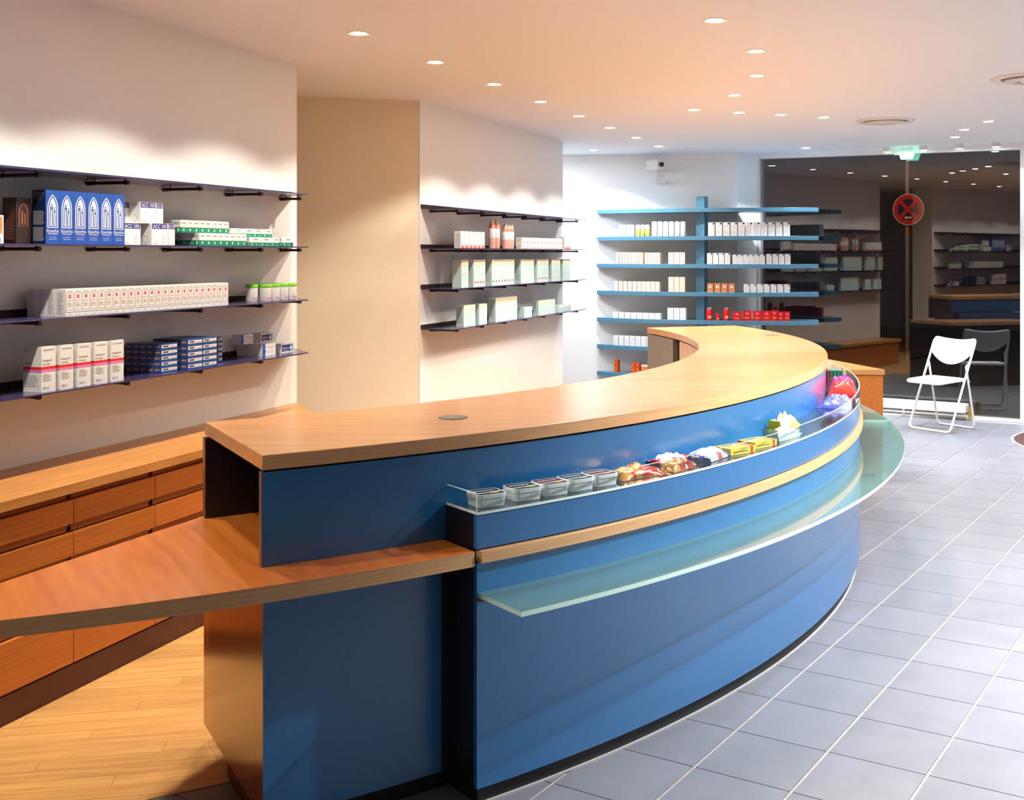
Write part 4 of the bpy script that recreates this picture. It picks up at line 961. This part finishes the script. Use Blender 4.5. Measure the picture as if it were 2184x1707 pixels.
# seat: rounded panel with a rolled edge
st = MB(); outl = []
for (a_, b_) in rrect(.40, .40, .06, 5): outl.append((a_, b_+.10))
n = len(outl); zz = .448; vs = []
for dz, sc in ((0, .97), (.008, 1), (.020, .99), (.024, .95)):
    for a_, b_ in outl: p = cpt(a_*sc, .10+(b_-.10)*sc, zz+dz-(.018*max(0, -(b_-.10)-.08)/.12)); vs.append(tuple(p))
fs = [list(range(n))[::-1], [3*n+i for i in range(n)]]
for k in range(3): fs += [[k*n+i, k*n+(i+1) % n, (k+1)*n+(i+1) % n, (k+1)*n+i] for i in range(n)]
st.add(vs, fs); st.build('seat', mat('white_chair_panel', (.80, .80, .80), .45, bump=.1, bscale=300), ch)
# backrest: curved plate hanging from the top rail, rounded lower edge
bkm = MB(); nx, nz = 16, 6; fr2, bk2 = [], []
for i in range(nx+1):
    a_ = -HW+2*HW*i/nx; k = 1-(a_/HW)**2; zt_ = topz-.022*k; zb_ = .70-.115*k**.9
    for j in range(nz+1):
        z = zt_+(zb_-zt_)*j/nz; off = .040*k*(1-.3*j/nz)
        p = cpt(a_, bF(z)+off-.004, z); fr2.append(tuple(p)); p = cpt(a_, bF(z)+off+.006, z); bk2.append(tuple(p))
m2 = nz+1; N_ = len(fr2); fs = []
for i in range(nx):
    for j in range(nz): fs += [[i*m2+j, i*m2+j+1, (i+1)*m2+j+1, (i+1)*m2+j], [N_+i*m2+j, N_+(i+1)*m2+j, N_+(i+1)*m2+j+1, N_+i*m2+j+1]]
    fs += [[i*m2+nz, (i+1)*m2+nz, N_+(i+1)*m2+nz, N_+i*m2+nz], [i*m2, N_+i*m2, N_+(i+1)*m2, (i+1)*m2]]
bkm.add(fr2+bk2, fs, 0, True); bkm.build('backrest', MATS['white_chair_panel'], ch)
for sg in (-1, 1):
    MB().tube([cpt(sg*(HW-.03), bF(.45), .45), cpt(sg*(HW+.012), bF(.45), .45)], .006, 8).build('pivot', CHROME, ch)
    MB().tube([cpt(sg*(HW-.03), bR(.445), .445), cpt(sg*(HW-.005), bR(.445), .445)], .006, 8).build('pivot', CHROME, ch)
# ================================================================== RADIATOR + MAT
rd = thing('floor_radiator', 'long low white convector radiator along the foot of the shop window', 'radiator', gl(-1.2, -.14, 0))
tR = -.18
MB().gbox(-2.2, tR, -.23, -.09, .072, .148).build('body', WHITEM, rd, .003)
for i in range(3): MB().gbox(-2.19, tR-.02, -.22+.043*i, -.19+.043*i, .149, .153).build('grille_bar', WHITEM, rd)
MB().tube([gl(-2.2, -.20, .042), gl(tR, -.20, .042)], .011, 10).build('pipe', WHITEM, rd)
MB().tube([gl(-2.2, -.13, .042), gl(tR+.03, -.13, .042)], .011, 10).build('pipe', WHITEM, rd)
for t_ in (-1.9, -1.35, -.8): MB().gbox(t_, t_+.03, -.2, -.12, .0, .072).build('foot', CHROME, rd)
for dd_ in (-.19, -.12): MB().tube([gl(tR+.03, dd_, .02), gl(tR+.03, dd_, .10), gl(tR+.03, dd_, .135)], .015, 10).build('valve', BRASS, rd)
MB().tube([gl(tR, -.16, .11), gl(tR+.03, -.16, .11)], .010, 8).build('valve_joint', CHROME, rd)
mt_ = thing('entrance_mat', 'round dark brown floor mat with a pale rim near the window post', 'mat', (4.49, 9.50, 0))
MB().lathe([(.86, .0), (.86, .005), (.0005, .005)], 72, (4.44, 9.53, 0)).build('pile', noisy('mat_pile', (.05, .018, .015), (.08, .03, .024), .95, nscale=300, bump=.3), mt_)
MB().lathe([(.862, 0), (.862, .006), (.885, .006), (.885, 0)], 72, (4.44, 9.53, 0)).build('rim', mat('mat_rim', (.55, .50, .44), .4, .3), mt_)
# ================================================================== OUTSIDE
struct(MB().prism([gl(-8, .10)[:2], gl(8, .10)[:2], gl(8, 14)[:2], gl(-8, 14)[:2]], -.12, -.05).build('ground_street', noisy('asphalt', (.02, .018, .018), (.035, .03, .03), .8, nscale=40)))
Ys = 17.6; Xs = (1937.5-CX)/F*Ys; zs_ = z_at(447, Ys)
sg = thing('street_sign', 'round red and blue no-stopping sign with white arrow outside the window', 'sign', (Xs, Ys, -.05))
MB().tube([(Xs, Ys+.05, -.05), (Xs, Ys+.05, 3.2)], .035, 14).build('pole', mat('galvanised', (.35, .28, .26), .5, .3), sg)
fa = math.radians(-33); fx, fy = (math.cos(fa), math.sin(fa)), (math.sin(fa), -math.cos(fa))
fy = (-math.sin(fa)*-1, -math.cos(fa))
def sp(a, z, d): return (Xs+fx[0]*a+fy[0]*d, Ys+fx[1]*a+fy[1]*d, zs_+z)
RS = .243
def dsk(r0, r1, d, nm, m, n=40):
    M_ = MB()
    if r0 <= 0: M_.add([sp(r1*math.cos(2*math.pi*i/n), r1*math.sin(2*math.pi*i/n), d) for i in range(n)], [list(range(n))])
    else:
        M_.add([sp(r*math.cos(2*math.pi*i/n), r*math.sin(2*math.pi*i/n), d) for r in (r0, r1) for i in range(n)], [[i, (i+1) % n, n+(i+1) % n, n+i] for i in range(n)])
    return M_.build(nm, m, sg)
SR = mat('sign_red', (.55, .015, .012), .4, emit=(.5, .02, .012), es=.0); SBL = mat('sign_blue', (.012, .012, .06), .4); SW = mat('sign_white', (.8, .72, .6), .4)
plate = MB(); n = 40
plate.add([sp(RS*math.cos(2*math.pi*i/n), RS*math.sin(2*math.pi*i/n), d) for d in (0, .012) for i in range(n)], [list(range(n)), [n+i for i in range(n)][::-1]]+[[i, (i+1) % n, n+(i+1) % n, n+i] for i in range(n)])
plate.build('plate', SW, sg); dsk(0, RS-.010, .0135, 'red_face', SR); dsk(0, RS*.68, .0145, 'blue_face', SBL)
X_ = MB(); c45 = .7071
for s_ in (1, -1):
    L_ = RS*.70; W_ = .027
    X_.add([sp((l*1+s_*0)*c45-(w_*s_)*c45*1, (l*s_)*c45+w_*c45, .0155+.0003*s_) for l, w_ in ((-L_, -W_), (L_, -W_), (L_, W_), (-L_, W_))], [[0, 1, 2, 3]])
X_.build('red_cross', SR, sg)
AR = MB(); AR.add([sp(a, z, .0165) for a, z in ((.06, -.135), (.06, -.115), (-.02, -.115), (-.02, -.10), (-.065, -.125), (-.02, -.15), (-.02, -.135))], [list(range(7))]); AR.build('arrow', SW, sg)
MB().tube([(Xs, Ys+.05, zs_-.40), (Xs, Ys+.05, zs_-.27)], .037, 14).build('sticker', mat('sign_orange', (.50, .16, .03), .5), sg)
# street lamp added out of view to light the sign
ls = thing('added_street_lamp', 'unseen grey street lamp added outside the shop window to light the sign', 'lamp', (3.2, 15.2, -.05))
MB().tube([(2.3, 15.6, -.05), (2.3, 15.6, 5.2), (3.2, 15.2, 5.4)], .05, 10).build('mast', GREY, ls)
MB().lathe([(.0005, 5.33), (.12, 5.34), (.14, 5.40), (.05, 5.46)], 20, (3.2, 15.2, 0)).build('head', GREY, ls)
lamp_spot('added_street_lamp_beam', (0, 0, 5.36), 300, (1, .75, .5), 150, .3, ls, .1)
